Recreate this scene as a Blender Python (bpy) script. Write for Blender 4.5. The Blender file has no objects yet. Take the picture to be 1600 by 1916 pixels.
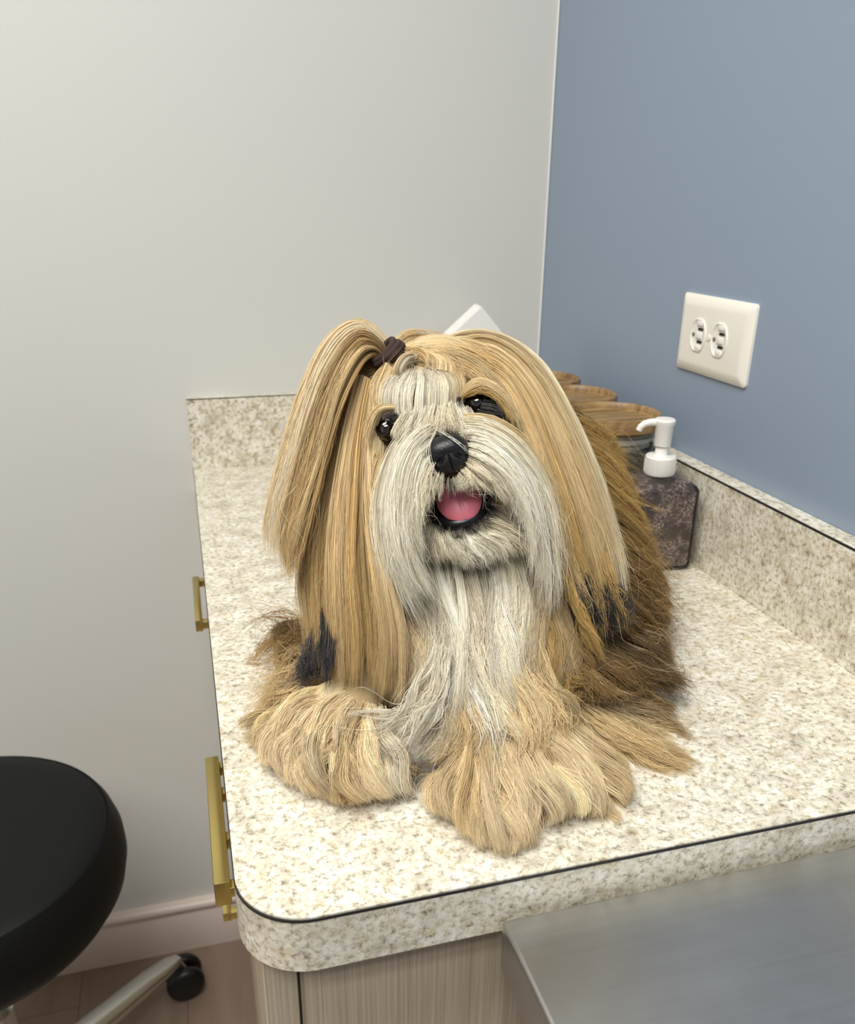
import bpy, bmesh, math, random
import numpy as np
from mathutils import Vector, Matrix, Euler

rng = np.random.default_rng(7)
random.seed(7)
S = bpy.context.scene
C = S.collection
PI = math.pi

# ------------------------------------------------------------------ camera
F_PX, CX, CY = 1602.0, 800.0, 1073.3
CAM_POS = np.array([0.0014, -0.3564, 1.2717])
YAW, PITCH, ROLL = 0.2763, 0.4078, 0.0103
FWD = np.array([math.sin(YAW) * math.cos(PITCH), math.cos(YAW) * math.cos(PITCH), -math.sin(PITCH)])
_r = np.cross(FWD, [0, 0, 1.0]); _r /= np.linalg.norm(_r)
_u = np.cross(_r, FWD)
RIGHT = math.cos(ROLL) * _r + math.sin(ROLL) * _u
UP = -math.sin(ROLL) * _r + math.cos(ROLL) * _u
cam_d = bpy.data.cameras.new('camera')
cam_d.sensor_fit = 'HORIZONTAL'
cam_d.sensor_width = 36.0
cam_d.lens = 36.0 * F_PX / 1600.0
cam_d.shift_y = (CY - 958.0) / 1600.0
cam_d.clip_start = 0.02
cam_d.dof.use_dof = True
cam_d.dof.focus_distance = 0.60
cam_d.dof.aperture_fstop = 13.0
cam = bpy.data.objects.new('camera', cam_d)
C.objects.link(cam)
cam.matrix_world = Matrix(((RIGHT[0], UP[0], -FWD[0], CAM_POS[0]),
                           (RIGHT[1], UP[1], -FWD[1], CAM_POS[1]),
                           (RIGHT[2], UP[2], -FWD[2], CAM_POS[2]), (0, 0, 0, 1)))
S.camera = cam

# ------------------------------------------------------------------ world, lamps, exposure
W = bpy.data.worlds.new('room_air'); S.world = W
W.use_nodes = True
W.node_tree.nodes['Background'].inputs['Color'].default_value = (0.9, 0.95, 1.0, 1)
W.node_tree.nodes['Background'].inputs['Strength'].default_value = 0.05
CEIL = 2.60
LAMPS = [(-0.55, -0.20), (-0.55, -1.10)]
for lx, ly in LAMPS:
    for dy in (-0.15, 0.15):
        ld = bpy.data.lights.new('ceiling_tube_light', 'AREA')
        ld.shape = 'RECTANGLE'; ld.size = 1.16; ld.size_y = 0.20
        ld.energy = 17.0
        ld.color = (1.0, 0.98, 0.935)
        lo = bpy.data.objects.new('ceiling_tube_light', ld)
        lo.location = (lx, ly + dy, CEIL - 0.012)
        C.objects.link(lo)
S.view_settings.view_transform = 'Standard'
S.view_settings.look = 'None'
S.view_settings.gamma = 1.0
S.view_settings.use_curve_mapping = False
S.view_settings.exposure = -0.02
S.cycles.max_bounces = 10
S.cycles.diffuse_bounces = 5
S.cycles.glossy_bounces = 6
S.cycles.transmission_bounces = 8
S.cycles.transparent_max_bounces = 8
S.cycles.sample_clamp_indirect = 4.0
S.cycles.use_denoising = True

# ------------------------------------------------------------------ dimensions (metres)
H = 0.914            # counter top
L = 0.9086           # back wall
WS = 0.5146          # face of the side backsplash
WALL = 0.5369        # blue wall
TS, TB = 0.0223, 0.015
HS = 0.1016          # backsplash height
TC = 0.0388          # counter edge thickness

# ------------------------------------------------------------------ helpers
def srgb(r, g, b):
    def f(c):
        c /= 255.0
        return c / 12.92 if c <= 0.04045 else ((c + 0.055) / 1.055) ** 2.4
    return (f(r), f(g), f(b), 1.0)

def mat(name, color=(0.8, 0.8, 0.8, 1), rough=0.5, metal=0.0, spec=0.5, **kw):
    m = bpy.data.materials.new(name); m.use_nodes = True
    b = m.node_tree.nodes['Principled BSDF']
    b.inputs['Base Color'].default_value = color
    b.inputs['Roughness'].default_value = rough
    b.inputs['Metallic'].default_value = metal
    b.inputs['Specular IOR Level'].default_value = spec
    for k, v in kw.items():
        b.inputs[k.replace('_', ' ')].default_value = v
    return m

class NT:
    def __init__(s, m):
        s.t = m.node_tree; s.b = s.t.nodes['Principled BSDF']
    def n(s, typ, **kw):
        nd = s.t.nodes.new(typ)
        for k, v in kw.items():
            if k in nd.inputs.keys(): nd.inputs[k].default_value = v
            else: setattr(nd, k, v)
        return nd
    def l(s, a, b): s.t.links.new(a, b)
    def coords(s, scale=(1, 1, 1), out='Object'):
        tc = s.n('ShaderNodeTexCoord'); mp = s.n('ShaderNodeMapping'); mp.inputs['Scale'].default_value = scale
        s.l(tc.outputs[out], mp.inputs['Vector']); return mp.outputs['Vector']
    def noise(s, vec, scale, detail=4, rough=0.55, dist=0.0):
        nd = s.n('ShaderNodeTexNoise'); nd.inputs['Scale'].default_value = scale
        nd.inputs['Detail'].default_value = detail; nd.inputs['Roughness'].default_value = rough
        nd.inputs['Distortion'].default_value = dist
        s.l(vec, nd.inputs['Vector']); return nd.outputs['Fac']
    def ramp(s, fac, stops):
        r = s.n('ShaderNodeValToRGB')
        while len(r.color_ramp.elements) < len(stops): r.color_ramp.elements.new(0.5)
        for e, (p, c) in zip(r.color_ramp.elements, stops):
            e.position = p; e.color = c if len(c) == 4 else (*c, 1)
        s.l(fac, r.inputs['Fac']); return r.outputs['Color']
    def mix(s, fac, a, b, mode='MIX'):
        m = s.n('ShaderNodeMix', data_type='RGBA', blend_type=mode)
        for sock, v in ((m.inputs[0], fac), (m.inputs[6], a), (m.inputs[7], b)):
            if isinstance(v, (int, float)): sock.default_value = v
            elif isinstance(v, tuple): sock.default_value = v
            else: s.l(v, sock)
        return m.outputs[2]
    def bump(s, h, strength=0.2, dist=0.001):
        b = s.n('ShaderNodeBump'); b.inputs['Strength'].default_value = strength; b.inputs['Distance'].default_value = dist
        s.l(h, b.inputs['Height']); s.l(b.outputs['Normal'], s.b.inputs['Normal'])
    def base(s, c): s.l(c, s.b.inputs['Base Color'])
    def rough(s, fac, lo, hi):
        mr = s.n('ShaderNodeMapRange'); mr.inputs['To Min'].default_value = lo; mr.inputs['To Max'].default_value = hi
        s.l(fac, mr.inputs['Value']); s.l(mr.outputs[0], s.b.inputs['Roughness'])

def mesh_obj(name, verts, faces, m, parent=None, smooth=False):
    me = bpy.data.meshes.new(name)
    me.from_pydata([tuple(map(float, v)) for v in verts], [], [tuple(f) for f in faces])
    me.update()
    o = bpy.data.objects.new(name, me); C.objects.link(o)
    if m: me.materials.append(m)
    if smooth: me.polygons.foreach_set('use_smooth', [True] * len(me.polygons))
    if parent: attach(o, parent)
    return o

def attach(o, parent):
    # children are written in world coordinates; parents are only translated
    o.parent = parent
    o.matrix_parent_inverse = Matrix.Translation(-wloc(parent))

def wloc(o):
    v = Vector(o.location)
    if o.parent: v = v + o.matrix_parent_inverse.translation + wloc(o.parent)
    return v

def bm_obj(name, bm, m, parent=None, smooth=True, angle=35):
    me = bpy.data.meshes.new(name)
    bmesh.ops.recalc_face_normals(bm, faces=bm.faces)
    bm.to_mesh(me); bm.free()
    o = bpy.data.objects.new(name, me); C.objects.link(o)
    if m: me.materials.append(m)
    if smooth:
        me.polygons.foreach_set('use_smooth', [True] * len(me.polygons))
        me.set_sharp_from_angle(angle=math.radians(angle))
    if parent: attach(o, parent)
    return o

def box(bm, x0, x1, y0, y1, z0, z1, bev=0.0, seg=2):
    vs = [bm.verts.new(p) for p in ((x0, y0, z0), (x1, y0, z0), (x1, y1, z0), (x0, y1, z0), (x0, y0, z1), (x1, y0, z1), (x1, y1, z1), (x0, y1, z1))]
    fs = [bm.faces.new([vs[i] for i in f]) for f in ((3, 2, 1, 0), (4, 5, 6, 7), (0, 1, 5, 4), (1, 2, 6, 5), (2, 3, 7, 6), (3, 0, 4, 7))]
    if bev > 0:
        es = list({e for f in fs for e in f.edges})
        bmesh.ops.bevel(bm, geom=es, offset=bev, segments=seg, affect='EDGES', profile=0.5)

def box_obj(name, x0, x1, y0, y1, z0, z1, m, parent=None, bev=0.0, seg=2):
    bm = bmesh.new(); box(bm, x0, x1, y0, y1, z0, z1, bev, seg)
    return bm_obj(name, bm, m, parent)

def lathe(bm, prof, cx, cy, n=48):
    """prof: list of (radius, z)"""
    rings = []
    for r, z in prof:
        if r < 1e-6: rings.append([bm.verts.new((cx, cy, z))])
        else: rings.append([bm.verts.new((cx + r * math.cos(2 * PI * k / n), cy + r * math.sin(2 * PI * k / n), z)) for k in range(n)])
    for a, b in zip(rings, rings[1:]):
        for k in range(n):
            k2 = (k + 1) % n
            if len(a) == 1 and len(b) == 1: continue
            if len(a) == 1: bm.faces.new((a[0], b[k], b[k2]))
            elif len(b) == 1: bm.faces.new((a[k], a[k2], b[0]))
            else: bm.faces.new((a[k], a[k2], b[k2], b[k]))

def lathe_obj(name, prof, cx, cy, m, parent=None, n=48, angle=40):
    bm = bmesh.new(); lathe(bm, prof, cx, cy, n)
    return bm_obj(name, bm, m, parent, angle=angle)

def tube(bm, pts, radii, n=12, cap=True):
    pts = [Vector(p) for p in pts]
    if not hasattr(radii, '__len__'): radii = [radii] * len(pts)
    rings = []; up = Vector((0.13, 0.21, 1)).normalized()
    for i, p in enumerate(pts):
        t = (pts[min(i + 1, len(pts) - 1)] - pts[max(i - 1, 0)]).normalized()
        a = t.cross(up)
        if a.length < 1e-3: a = t.cross(Vector((1, 0, 0)))
        a.normalize(); b = a.cross(t).normalized()
        rings.append([bm.verts.new(p + (a * math.cos(2 * PI * k / n) + b * math.sin(2 * PI * k / n)) * radii[i]) for k in range(n)])
    for a, b in zip(rings, rings[1:]):
        for k in range(n): bm.faces.new((a[k], a[(k + 1) % n], b[(k + 1) % n], b[k]))
    if cap:
        bm.faces.new(rings[0]); bm.faces.new(rings[-1])

def empty(name, loc, label=None, cat=None, group=None):
    o = bpy.data.objects.new(name, None); o.empty_display_size = 0.05
    C.objects.link(o); o.location = loc
    tag(o, label, cat, group); return o

def tag(o, label=None, cat=None, group=None, kind=None):
    if label: o['label'] = label
    if cat: o['category'] = cat
    if group: o['group'] = group
    if kind: o['kind'] = kind
    return o

def A(px, py, d):
    """point seen at pixel (px, py) of the 1600x1916 frame, d metres deep along the lens axis"""
    return CAM_POS + d * (FWD + RIGHT * ((px - CX) / F_PX) - UP * ((py - CY) / F_PX))

def A_h(px, py, h):
    """same, at height h above the counter"""
    r = FWD + RIGHT * ((px - CX) / F_PX) - UP * ((py - CY) / F_PX)
    return CAM_POS + r * ((H + h - CAM_POS[2]) / r[2])

# ------------------------------------------------------------------ materials
def wall_paint(name, col, spec=0.35, rough=0.42):
    m = mat(name, col, rough, spec=spec); t = NT(m)
    v = t.coords()
    t.bump(t.noise(v, 420, 3, 0.6), 0.12, 0.0006)
    return m
M_WHITE = wall_paint('white_wall_paint', srgb(210, 209, 203))
M_BLUE = wall_paint('blue_wall_paint', srgb(138, 153, 172), 0.4, 0.38)
M_CEIL = mat('ceiling_white', (0.82, 0.82, 0.80, 1), 0.8)
M_TRIM_W = mat('corner_bead_white', srgb(236, 236, 232), 0.4)
M_TRIM = mat('trim_paint', srgb(224, 208, 197), 0.35)

def granite(name):
    m = mat(name, rough=0.33, spec=0.45); t = NT(m)
    v = t.coords()
    big = t.noise(v, 48, 5, 0.65, 0.2)
    mid = t.noise(v, 210, 8, 0.72, 0.15)
    fl = t.noise(t.coords((1.0, 1.25, 1.1)), 520, 5, 0.7, 0.1)
    warm = t.noise(v, 95, 4, 0.6, 0.3)
    base = t.ramp(mid, [(0.31, srgb(124, 115, 102)), (0.40, srgb(184, 176, 160)), (0.475, srgb(226, 221, 207)), (0.57, srgb(243, 240, 232))])
    tint = t.ramp(big, [(0.34, srgb(200, 193, 180)), (0.5, srgb(236, 232, 221)), (0.64, srgb(252, 251, 247))])
    c = t.mix(0.8, base, tint, 'MULTIPLY')
    c = t.mix(t.ramp(warm, [(0.52, (0, 0, 0)), (0.68, (0.55, 0.55, 0.55))]), c, srgb(236, 222, 190), 'MULTIPLY')
    dark = t.ramp(fl, [(0.33, (1, 1, 1)), (0.40, (0, 0, 0))])
    gate = t.ramp(mid, [(0.42, (1, 1, 1)), (0.52, (0.1, 0.1, 0.1))])
    c = t.mix(t.mix(1.0, dark, gate, 'MULTIPLY'), c, srgb(98, 88, 76))
    t.base(c)
    t.bump(fl, 0.03, 0.0003)
    return m
M_GRAN = granite('speckled_laminate')
M_SEAM = mat('laminate_core_black', srgb(34, 30, 28), 0.5)

def wood_lam(name, c0, c1, axis=(520, 520, 5)):
    m = mat(name, rough=0.45); t = NT(m)
    v = t.coords(axis)
    n1 = t.noise(v, 1.0, 4, 0.6); n2 = t.noise(v, 3.1, 3, 0.6)
    c = t.ramp(n1, [(0.3, c0), (0.7, c1)])
    c = t.mix(0.35, c, t.ramp(n2, [(0.35, (0.55, 0.5, 0.45)), (0.6, (1, 1, 1))]), 'MULTIPLY')
    t.base(c); t.bump(n1, 0.1, 0.0004)
    return m
M_CAB = wood_lam('grey_beige_laminate', srgb(176, 160, 138), srgb(206, 192, 169))
M_DARKGAP = mat('gap_shade_black', srgb(16, 15, 14), 0.7)
M_GOLD = mat('brushed_brass', srgb(200, 180, 112), 0.3, 1.0)

def steel(name, lo=0.28, hi=0.42):
    m = mat(name, (0.6, 0.6, 0.59, 1), 0.34, 1.0); t = NT(m)
    v = t.coords((6, 220, 220)); n = t.noise(v, 1.0, 4, 0.6)
    n2 = t.noise(t.coords(), 7, 4, 0.6)
    t.rough(n2, lo, hi)
    c = t.mix(0.3, t.ramp(n2, [(0.35, (0.45, 0.44, 0.42)), (0.65, (0.56, 0.56, 0.555))]), t.ramp(n, [(0.3, (0.46, 0.455, 0.44)), (0.7, (0.60, 0.595, 0.59))]))
    t.base(c); t.bump(n, 0.05, 0.0002)
    return m
M_STEEL = steel('brushed_steel')
M_CHROME = mat('polished_aluminium', (0.72, 0.72, 0.69, 1), 0.28, 1.0)
M_VINYL = mat('black_vinyl', srgb(11, 12, 13), 0.55, spec=0.22)
_t = NT(M_VINYL); _t.bump(_t.noise(_t.coords(), 900, 2, 0.5), 0.08, 0.0004)
M_RUBBER = mat('black_plastic', srgb(14, 14, 14), 0.4)
M_WPLASTIC = mat('white_plastic', srgb(236, 233, 226), 0.28)
M_IVORY = mat('ivory_plastic', srgb(239, 234, 223), 0.3)
M_SLOT = mat('slot_black', srgb(20, 18, 15), 0.7)
M_PAPER = mat('white_paper', srgb(245, 243, 238), 0.7)

def oak(name):
    m = mat(name, rough=0.42); t = NT(m)
    v = t.coords((16, 130, 40)); n = t.noise(v, 1.0, 5, 0.6, 0.4)
    t.base(t.ramp(n, [(0.3, srgb(98, 74, 44)), (0.5, srgb(142, 112, 72)), (0.7, srgb(172, 142, 98))]))
    return m
M_OAK = oak('acacia_wood')
M_GLASS = mat('clear_glass', (0.93, 0.97, 0.96, 1), 0.02, Transmission_Weight=1.0, IOR=1.45)
M_GASKET = mat('clear_silicone', srgb(225, 220, 205), 0.35, Transmission_Weight=0.5)

def vinyl_floor(name):
    m = mat(name, rough=0.4); t = NT(m)
    n = t.noise(t.coords((30, 3, 3)), 1.0, 5, 0.6)
    t.base(t.ramp(n, [(0.3, srgb(132, 113, 98)), (0.7, srgb(150, 130, 113))]))
    return m
M_FLOOR = vinyl_floor('taupe_vinyl_plank')
M_GROUT = mat('floor_joint', srgb(112, 94, 80), 0.7)

# ------------------------------------------------------------------ room shell
XL, YF = -2.3, -2.6
def struct(o): o['kind'] = 'structure'; return o
floor = struct(box_obj('floor', XL, WALL + 0.1, YF, L + 0.1, -0.06, -0.003, M_GROUT))
struct(box_obj('ceiling', XL, WALL + 0.1, YF, L + 0.1, CEIL, CEIL + 0.1, M_CEIL))
struct(box_obj('wall_back', XL, WALL, L, L + 0.1, -0.003, CEIL, M_WHITE))
struct(box_obj('wall_right', WALL, WALL + 0.1, YF, L + 0.1, -0.003, CEIL, M_BLUE))
struct(box_obj('wall_left', XL - 0.1, XL, YF, L + 0.1, -0.003, CEIL, M_WHITE))
struct(box_obj('wall_front', XL, WALL, YF - 0.1, YF, -0.003, CEIL, M_BLUE))

struct(box_obj('trim_1', WALL - 0.003, WALL - 0.0004, L - 0.003, L - 0.0004, H + HS, CEIL, M_TRIM_W, None, 0.0008, 1))
# vinyl planks around the part of the floor in view
pw, pl = 0.18, 1.2
for i in range(9):
    x0 = -1.0 + i * pw
    off = (i * 0.43) % pl
    for k in range(2):
        y1 = L - 0.001 - k * pl - (off if k else 0)
        y0 = y1 - (pl if k else off) if k else L - 0.001 - off
        if k: y1 = L - 0.001 - off; y0 = y1 - pl
        if y1 - y0 < 0.03: continue
        box_obj('plank', x0 + 0.0003, x0 + pw - 0.0003, y0 + 0.0003, y1 - 0.0003, -0.003, 0.0, M_FLOOR, floor, 0.0003, 1)

# baseboard of the back wall: flat board with a rounded cap moulding
def profile_x(name, prof, x0, x1, m):
    vs = [(x0, y, z) for y, z in prof] + [(x1, y, z) for y, z in prof]
    n = len(prof)
    fs = [(i, (i + 1) % n, n + (i + 1) % n, n + i) for i in range(n)] + [tuple(range(n)), tuple(range(2 * n - 1, n - 1, -1))]
    bm = bmesh.new(); bv = [bm.verts.new(v) for v in vs]
    for f in fs: bm.faces.new([bv[i] for i in f])
    return bm_obj(name, bm, m)
bb = [(L, 0.0), (L - 0.014, 0.0), (L - 0.014, 0.084)]
bb += [(L - 0.014 + 0.002, 0.087), (L - 0.012, 0.090)]
bb += [(L - 0.010 - 0.008 * math.sin(a), 0.099 - 0.009 * math.cos(a)) for a in np.linspace(0.3, PI, 9)]
bb += [(L, 0.1081)]
struct(profile_x('baseboard_back', bb, XL + 0.002, 0.036, M_TRIM))

# ceiling fixtures (above the frame)
M_FIX = mat('fixture_white', (0.8, 0.8, 0.8, 1), 0.5)
for i, (lx, ly) in enumerate(LAMPS):
    bm = bmesh.new()
    for (x0, x1, y0, y1) in ((-0.62, 0.62, -0.31, -0.27), (-0.62, 0.62, 0.27, 0.31), (-0.62, -0.59, -0.27, 0.27), (0.59, 0.62, -0.27, 0.27), (-0.59, 0.59, -0.03, 0.03)):
        box(bm, lx + x0, lx + x1, ly + y0, ly + y1, CEIL - 0.02, CEIL - 0.0005)
    o = bm_obj('ceiling_light', bm, M_FIX)
    tag(o, ['white ceiling light frame above the counter end', 'white ceiling light frame further from the back wall'][i], 'light', 'ceiling light frames')

# ------------------------------------------------------------------ countertop
counter = empty('countertop', (WS / 2, L / 2, H - TC),
                'speckled cream laminate countertop with rounded corner and low backsplash', 'countertop')
R_C = 0.042
def slab_outline(r_off=0.0, n=14):
    pts = []
    r = R_C
    x0, y0, x1, y1 = 0.0 + r_off, 0.0 + r_off, WALL - 0.0005, L - 0.0005
    for k in range(n + 1):
        a = PI + (PI / 2) * k / n
        pts.append((x0 + r + (r) * math.cos(a), y0 + r + (r) * math.sin(a)))
    pts += [(x1, y0), (x1, y1), (x0, y1)]
    return pts
def prism(bm, pts, z0, z1):
    a = [bm.verts.new((x, y, z0)) for x, y in pts]; b = [bm.verts.new((x, y, z1)) for x, y in pts]
    n = len(pts)
    bm.faces.new(a[::-1]); bm.faces.new(b)
    for i in range(n): bm.faces.new((a[i], a[(i + 1) % n], b[(i + 1) % n], b[i]))
bm = bmesh.new(); prism(bm, slab_outline(0.0006), H - 0.0012, H)
bm_obj('worktop', bm, M_GRAN, counter)
bm = bmesh.new(); prism(bm, slab_outline(-0.0002), H - 0.0028, H - 0.0012)
bm_obj('edge_seam', bm, M_SEAM, counter)['label'] = 'black line under the laminate sheet'
bm = bmesh.new(); prism(bm, slab_outline(0.0), H - TC, H - 0.0028)
bm_obj('edge_band', bm, M_GRAN, counter)
# backsplashes: laminate board with a black seam along the top front edge
b1 = box_obj('backsplash', WS, WALL - 0.0005, 0.0, L - 0.0005, H + 0.0002, H + HS, M_GRAN, None, 0.0003, 1)
tag(b1, 'long speckled laminate backsplash along the blue wall', 'backsplash', 'counter backsplashes')
box_obj('edge_seam', WS - 0.0003, WS + 0.0012, 0.0, L - TB, H + HS - 0.0014, H + HS + 0.0002, M_SEAM, b1)
b2 = box_obj('backsplash', 0.0, WS - 0.0005, L - TB, L - 0.0005, H + 0.0002, H + HS, M_GRAN, None, 0.0003, 1)
tag(b2, 'speckled laminate backsplash along the white back wall', 'backsplash', 'counter backsplashes')
box_obj('edge_seam', 0.0, WS - 0.0005, L - TB - 0.0003, L - TB + 0.0008, H + HS - 0.0011, H + HS + 0.0002, M_SEAM, b2)

# ------------------------------------------------------------------ drawer cabinets under the counter
def pull(x_face, x_out, y0, y1, z, parent, wide=0.009, hz=0.006, extra=()):
    """square brass bar pull: long bar and two posts"""
    bm = bmesh.new()
    box(bm, x_out, x_out + wide, y0, y1, z - hz, z + hz, 0.0012)
    for yy in [y0, y1 - 0.011] + list(extra):
        box(bm, x_out + wide - 0.001, x_face, yy, yy + 0.011, z - 0.005, z + 0.005, 0.001)
    return bm_obj('handle', bm, M_GOLD, parent)
X_FR, X_BK = 0.011, 0.031
def cabinet(name, y0, y1, label, pulls):
    c = empty(name, (WS / 2, (y0 + y1) / 2, 0), label, 'cabinet')
    bm = bmesh.new()
    box(bm, 0.0345, WALL - 0.002, y0, y0 + 0.018, 0.10, H - TC)
    box(bm, 0.0345, WALL - 0.002, y1 - 0.018, y1, 0.10, H - TC)
    box(bm, 0.036, WALL - 0.002, y0 + 0.018, y1 - 0.018, 0.10, 0.118)
    bm_obj('carcass', bm, M_CAB, c)
    box_obj('edge_strip', 0.0322, 0.0345, y0, y0 + 0.018, 0.10, H - TC, mat('edge_tape', srgb(150, 138, 120), 0.5), c)
    box_obj('front_gap_shade', 0.0312, 0.0325, y0 + 0.0015, y1 - 0.0015, 0.11, H - TC - 0.002, M_DARKGAP, c)  # black strip stands in for the shade in the gap behind the drawers
    box_obj('toe_kick', 0.075, WALL - 0.01, y0 + 0.001, y1 - 0.001, 0.0, 0.10, M_CAB, c)
    zs = [(0.66, H - TC - 0.004), (0.40, 0.656), (0.112, 0.396)]
    for k, (z0, z1) in enumerate(zs):
        d = box_obj('drawer', X_FR, X_BK, y0 + 0.0015, y1 - 0.0015, z0, z1, M_CAB, c, 0.0008, 1)
        if pulls[k]:
            pull(X_FR, -0.0165, *pulls[k][:3], d, *pulls[k][3:])
    return c
cabinet('drawer_cabinet', 0.020, 0.386, 'grey-beige drawer cabinet at the counter end beside the steel table',
        [(0.200, 0.378, 0.757, 0.013, 0.012, (0.325, 0.260)), None, None])
cabinet('drawer_cabinet', 0.389, L - 0.002, 'grey-beige drawer cabinet against the white back wall',
        [(0.655, 0.80, 0.777, 0.009, 0.008), (0.393, 0.52, 0.545), None])

# ------------------------------------------------------------------ stainless exam table
TX0, TX1, TY0, TY1, TZ = 0.1475, WALL - 0.004, -0.95, -0.006, 0.8905
tab = empty('exam_table', ((TX0 + TX1) / 2, (TY0 + TY1) / 2, 0), 'stainless steel examination table butted against the counter end', 'table')
bm = bmesh.new(); box(bm, TX0, TX1, TY0, TY1, TZ - 0.0375, TZ, 0.0028, 3)
bm_obj('tabletop', bm, M_STEEL, tab, angle=60)
for x in (TX0 + 0.05, TX1 - 0.09):
    for y in (TY0 + 0.06, TY1 - 0.12):
        g = box_obj('leg', x, x + 0.04, y, y + 0.04, 0.012, TZ - 0.0375, M_STEEL, tab, 0.003)
        bm = bmesh.new(); lathe(bm, [(0, 0), (0.022, 0), (0.022, 0.010), (0.012, 0.0125), (0, 0.0125)], x + 0.02, y + 0.02, 20)
        bm_obj('foot', bm, M_RUBBER, g)
bm = bmesh.new()
box(bm, TX0 + 0.06, TX0 + 0.08, TY0 + 0.10, TY1 - 0.12, 0.20, 0.24, 0.002)
box(bm, TX1 - 0.08, TX1 - 0.06, TY0 + 0.10, TY1 - 0.12, 0.20, 0.24, 0.002)
bm_obj('stretcher', bm, M_STEEL, tab)

# ------------------------------------------------------------------ outlet on the blue wall
oy0, oy1 = 0.5074 - 0.1291, 0.5074
oz1, oz0 = 1.1865, 1.1865 - 0.0800
outlet = empty('wall_outlet', (WALL, (oy0 + oy1) / 2, oz0), 'ivory double wall outlet mounted sideways on the blue wall', 'outlet')
def plate_rings(x_out, insets):
    return insets
bm = bmesh.new()
def rrect(bm, x, y0, y1, z0, z1, r, n=5):
    vs = []
    for (cy, cz, a0) in ((y1 - r, z1 - r, 0), (y0 + r, z1 - r, PI / 2), (y0 + r, z0 + r, PI), (y1 - r, z0 + r, 1.5 * PI)):
        for k in range(n + 1):
            a = a0 + PI / 2 * k / n
            vs.append(bm.verts.new((x, cy + r * math.cos(a), cz + r * math.sin(a))))
    return vs
rings = []
for x, ins, r in ((WALL, 0.0, 0.004), (WALL - 0.0025, 0.0, 0.004), (WALL - 0.0045, 0.003, 0.004), (WALL - 0.0062, 0.0085, 0.003), (WALL - 0.0066, 0.011, 0.003)):
    rings.append(rrect(bm, x, oy0 + ins, oy1 - ins, oz0 + ins, oz1 - ins, r))
for a, b in zip(rings, rings[1:]):
    n = len(a)
    for i in range(n): bm.faces.new((a[i], a[(i + 1) % n], b[(i + 1) % n], b[i]))
bm.faces.new(rings[-1])
bm_obj('wall_plate', bm, M_IVORY, outlet, angle=50)
ycen, zcen = (oy0 + oy1) / 2 + 0.003, (oz0 + oz1) / 2
XP = WALL - 0.0066
for s in (1, -1):
    yc = ycen + s * 0.0195
    # receptacle face: rounded with flat ends, raised ring and hollow
    bm = bmesh.new()
    def oval(x, sc, n=32):
        vs = []
        for k in range(n):
            a = 2 * PI * k / n
            yy = 0.0142 * sc * math.cos(a)
            zz = max(-0.0170 * sc, min(0.0170 * sc, 0.0182 * sc * math.sin(a)))
            vs.append(bm.verts.new((x, yc + yy, zcen + zz)))
        return vs
    rr = [oval(XP, 1.0), oval(XP - 0.0012, 0.99), oval(XP - 0.0016, 0.93), oval(XP - 0.0004, 0.86), oval(XP - 0.0002, 0.5)]
    for a, b in zip(rr, rr[1:]):
        for i in range(32): bm.faces.new((a[i], a[(i + 1) % 32], b[(i + 1) % 32], b[i]))
    bm.faces.new(rr[-1])
    rc = bm_obj('receptacle', bm, M_WPLASTIC, outlet, angle=50)
    for dz in (0.0065, -0.0065):
        box_obj('slot', XP - 0.0010, XP - 0.0002, yc - 0.008, yc + 0.0005, zcen + dz - 0.0013, zcen + dz + 0.0013, M_SLOT, rc)
    # raised wedges beside the slots, ground hole
    for dz, hh in ((0.0, 0.0034), (0.0125, 0.0026), (-0.0125, 0.0026)):
        box_obj('ridge', XP - 0.0018, XP, yc - 0.007, yc + 0.003, zcen + dz - hh, zcen + dz + hh, M_WPLASTIC, rc, 0.0009)
    bm = bmesh.new(); tube(bm, [(XP - 0.0011, yc + 0.0085, zcen), (XP, yc + 0.0085, zcen)], 0.0021, 16)
    bm_obj('ground_hole', bm, mat('hole_grey', srgb(120, 112, 100), 0.6), rc)
bm = bmesh.new(); tube(bm, [(XP - 0.0012, ycen, zcen), (XP + 0.001, ycen, zcen)], 0.0030, 16); box(bm, XP - 0.0014, XP - 0.0011, ycen - 0.0024, ycen + 0.0024, zcen - 0.0004, zcen + 0.0004)
bm_obj('screw', bm, M_IVORY, outlet)

# ------------------------------------------------------------------ three glass canisters with wooden lids
def canister(cx, cy, label):
    t = empty('canister', (cx, cy, H), label, 'canister', 'wooden-lidded glass canisters along the blue wall')
    z = H
    ro, hh = 0.0475, 0.112
    prof = [(0, z), (ro - 0.004, z), (ro, z + 0.004), (ro, z + hh - 0.004), (ro - 0.001, z + hh), (ro - 0.003, z + hh),
            (ro - 0.0035, z + hh - 0.004), (ro - 0.0035, z + 0.008), (ro - 0.007, z + 0.005), (0, z + 0.005)]
    lathe_obj('jar', prof, cx, cy, M_GLASS, t, 56)
    zl = z + hh
    bm = bmesh.new()
    lathe(bm, [(0, zl - 0.006), (0.040, zl - 0.006), (0.0425, zl - 0.003), (0.0425, zl + 0.004), (0.0455, zl + 0.0055), (0.0455, zl + 0.010), (0.0425, zl + 0.0115), (0.0425, zl + 0.016), (0, zl + 0.016)], cx, cy, 48)
    bm_obj('gasket', bm, M_GASKET, t)
    z0 = zl + 0.016
    lid = lathe_obj('lid', [(0, z0), (0.049, z0), (0.052, z0 + 0.003), (0.0525, z0 + 0.013), (0.0515, z0 + 0.0175), (0.0492, z0 + 0.018), (0.0476, z0 + 0.0165), (0.0468, z0 + 0.0110), (0.0452, z0 + 0.0096), (0, z0 + 0.0096)], cx, cy, M_OAK, t, 64)
    return t
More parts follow.
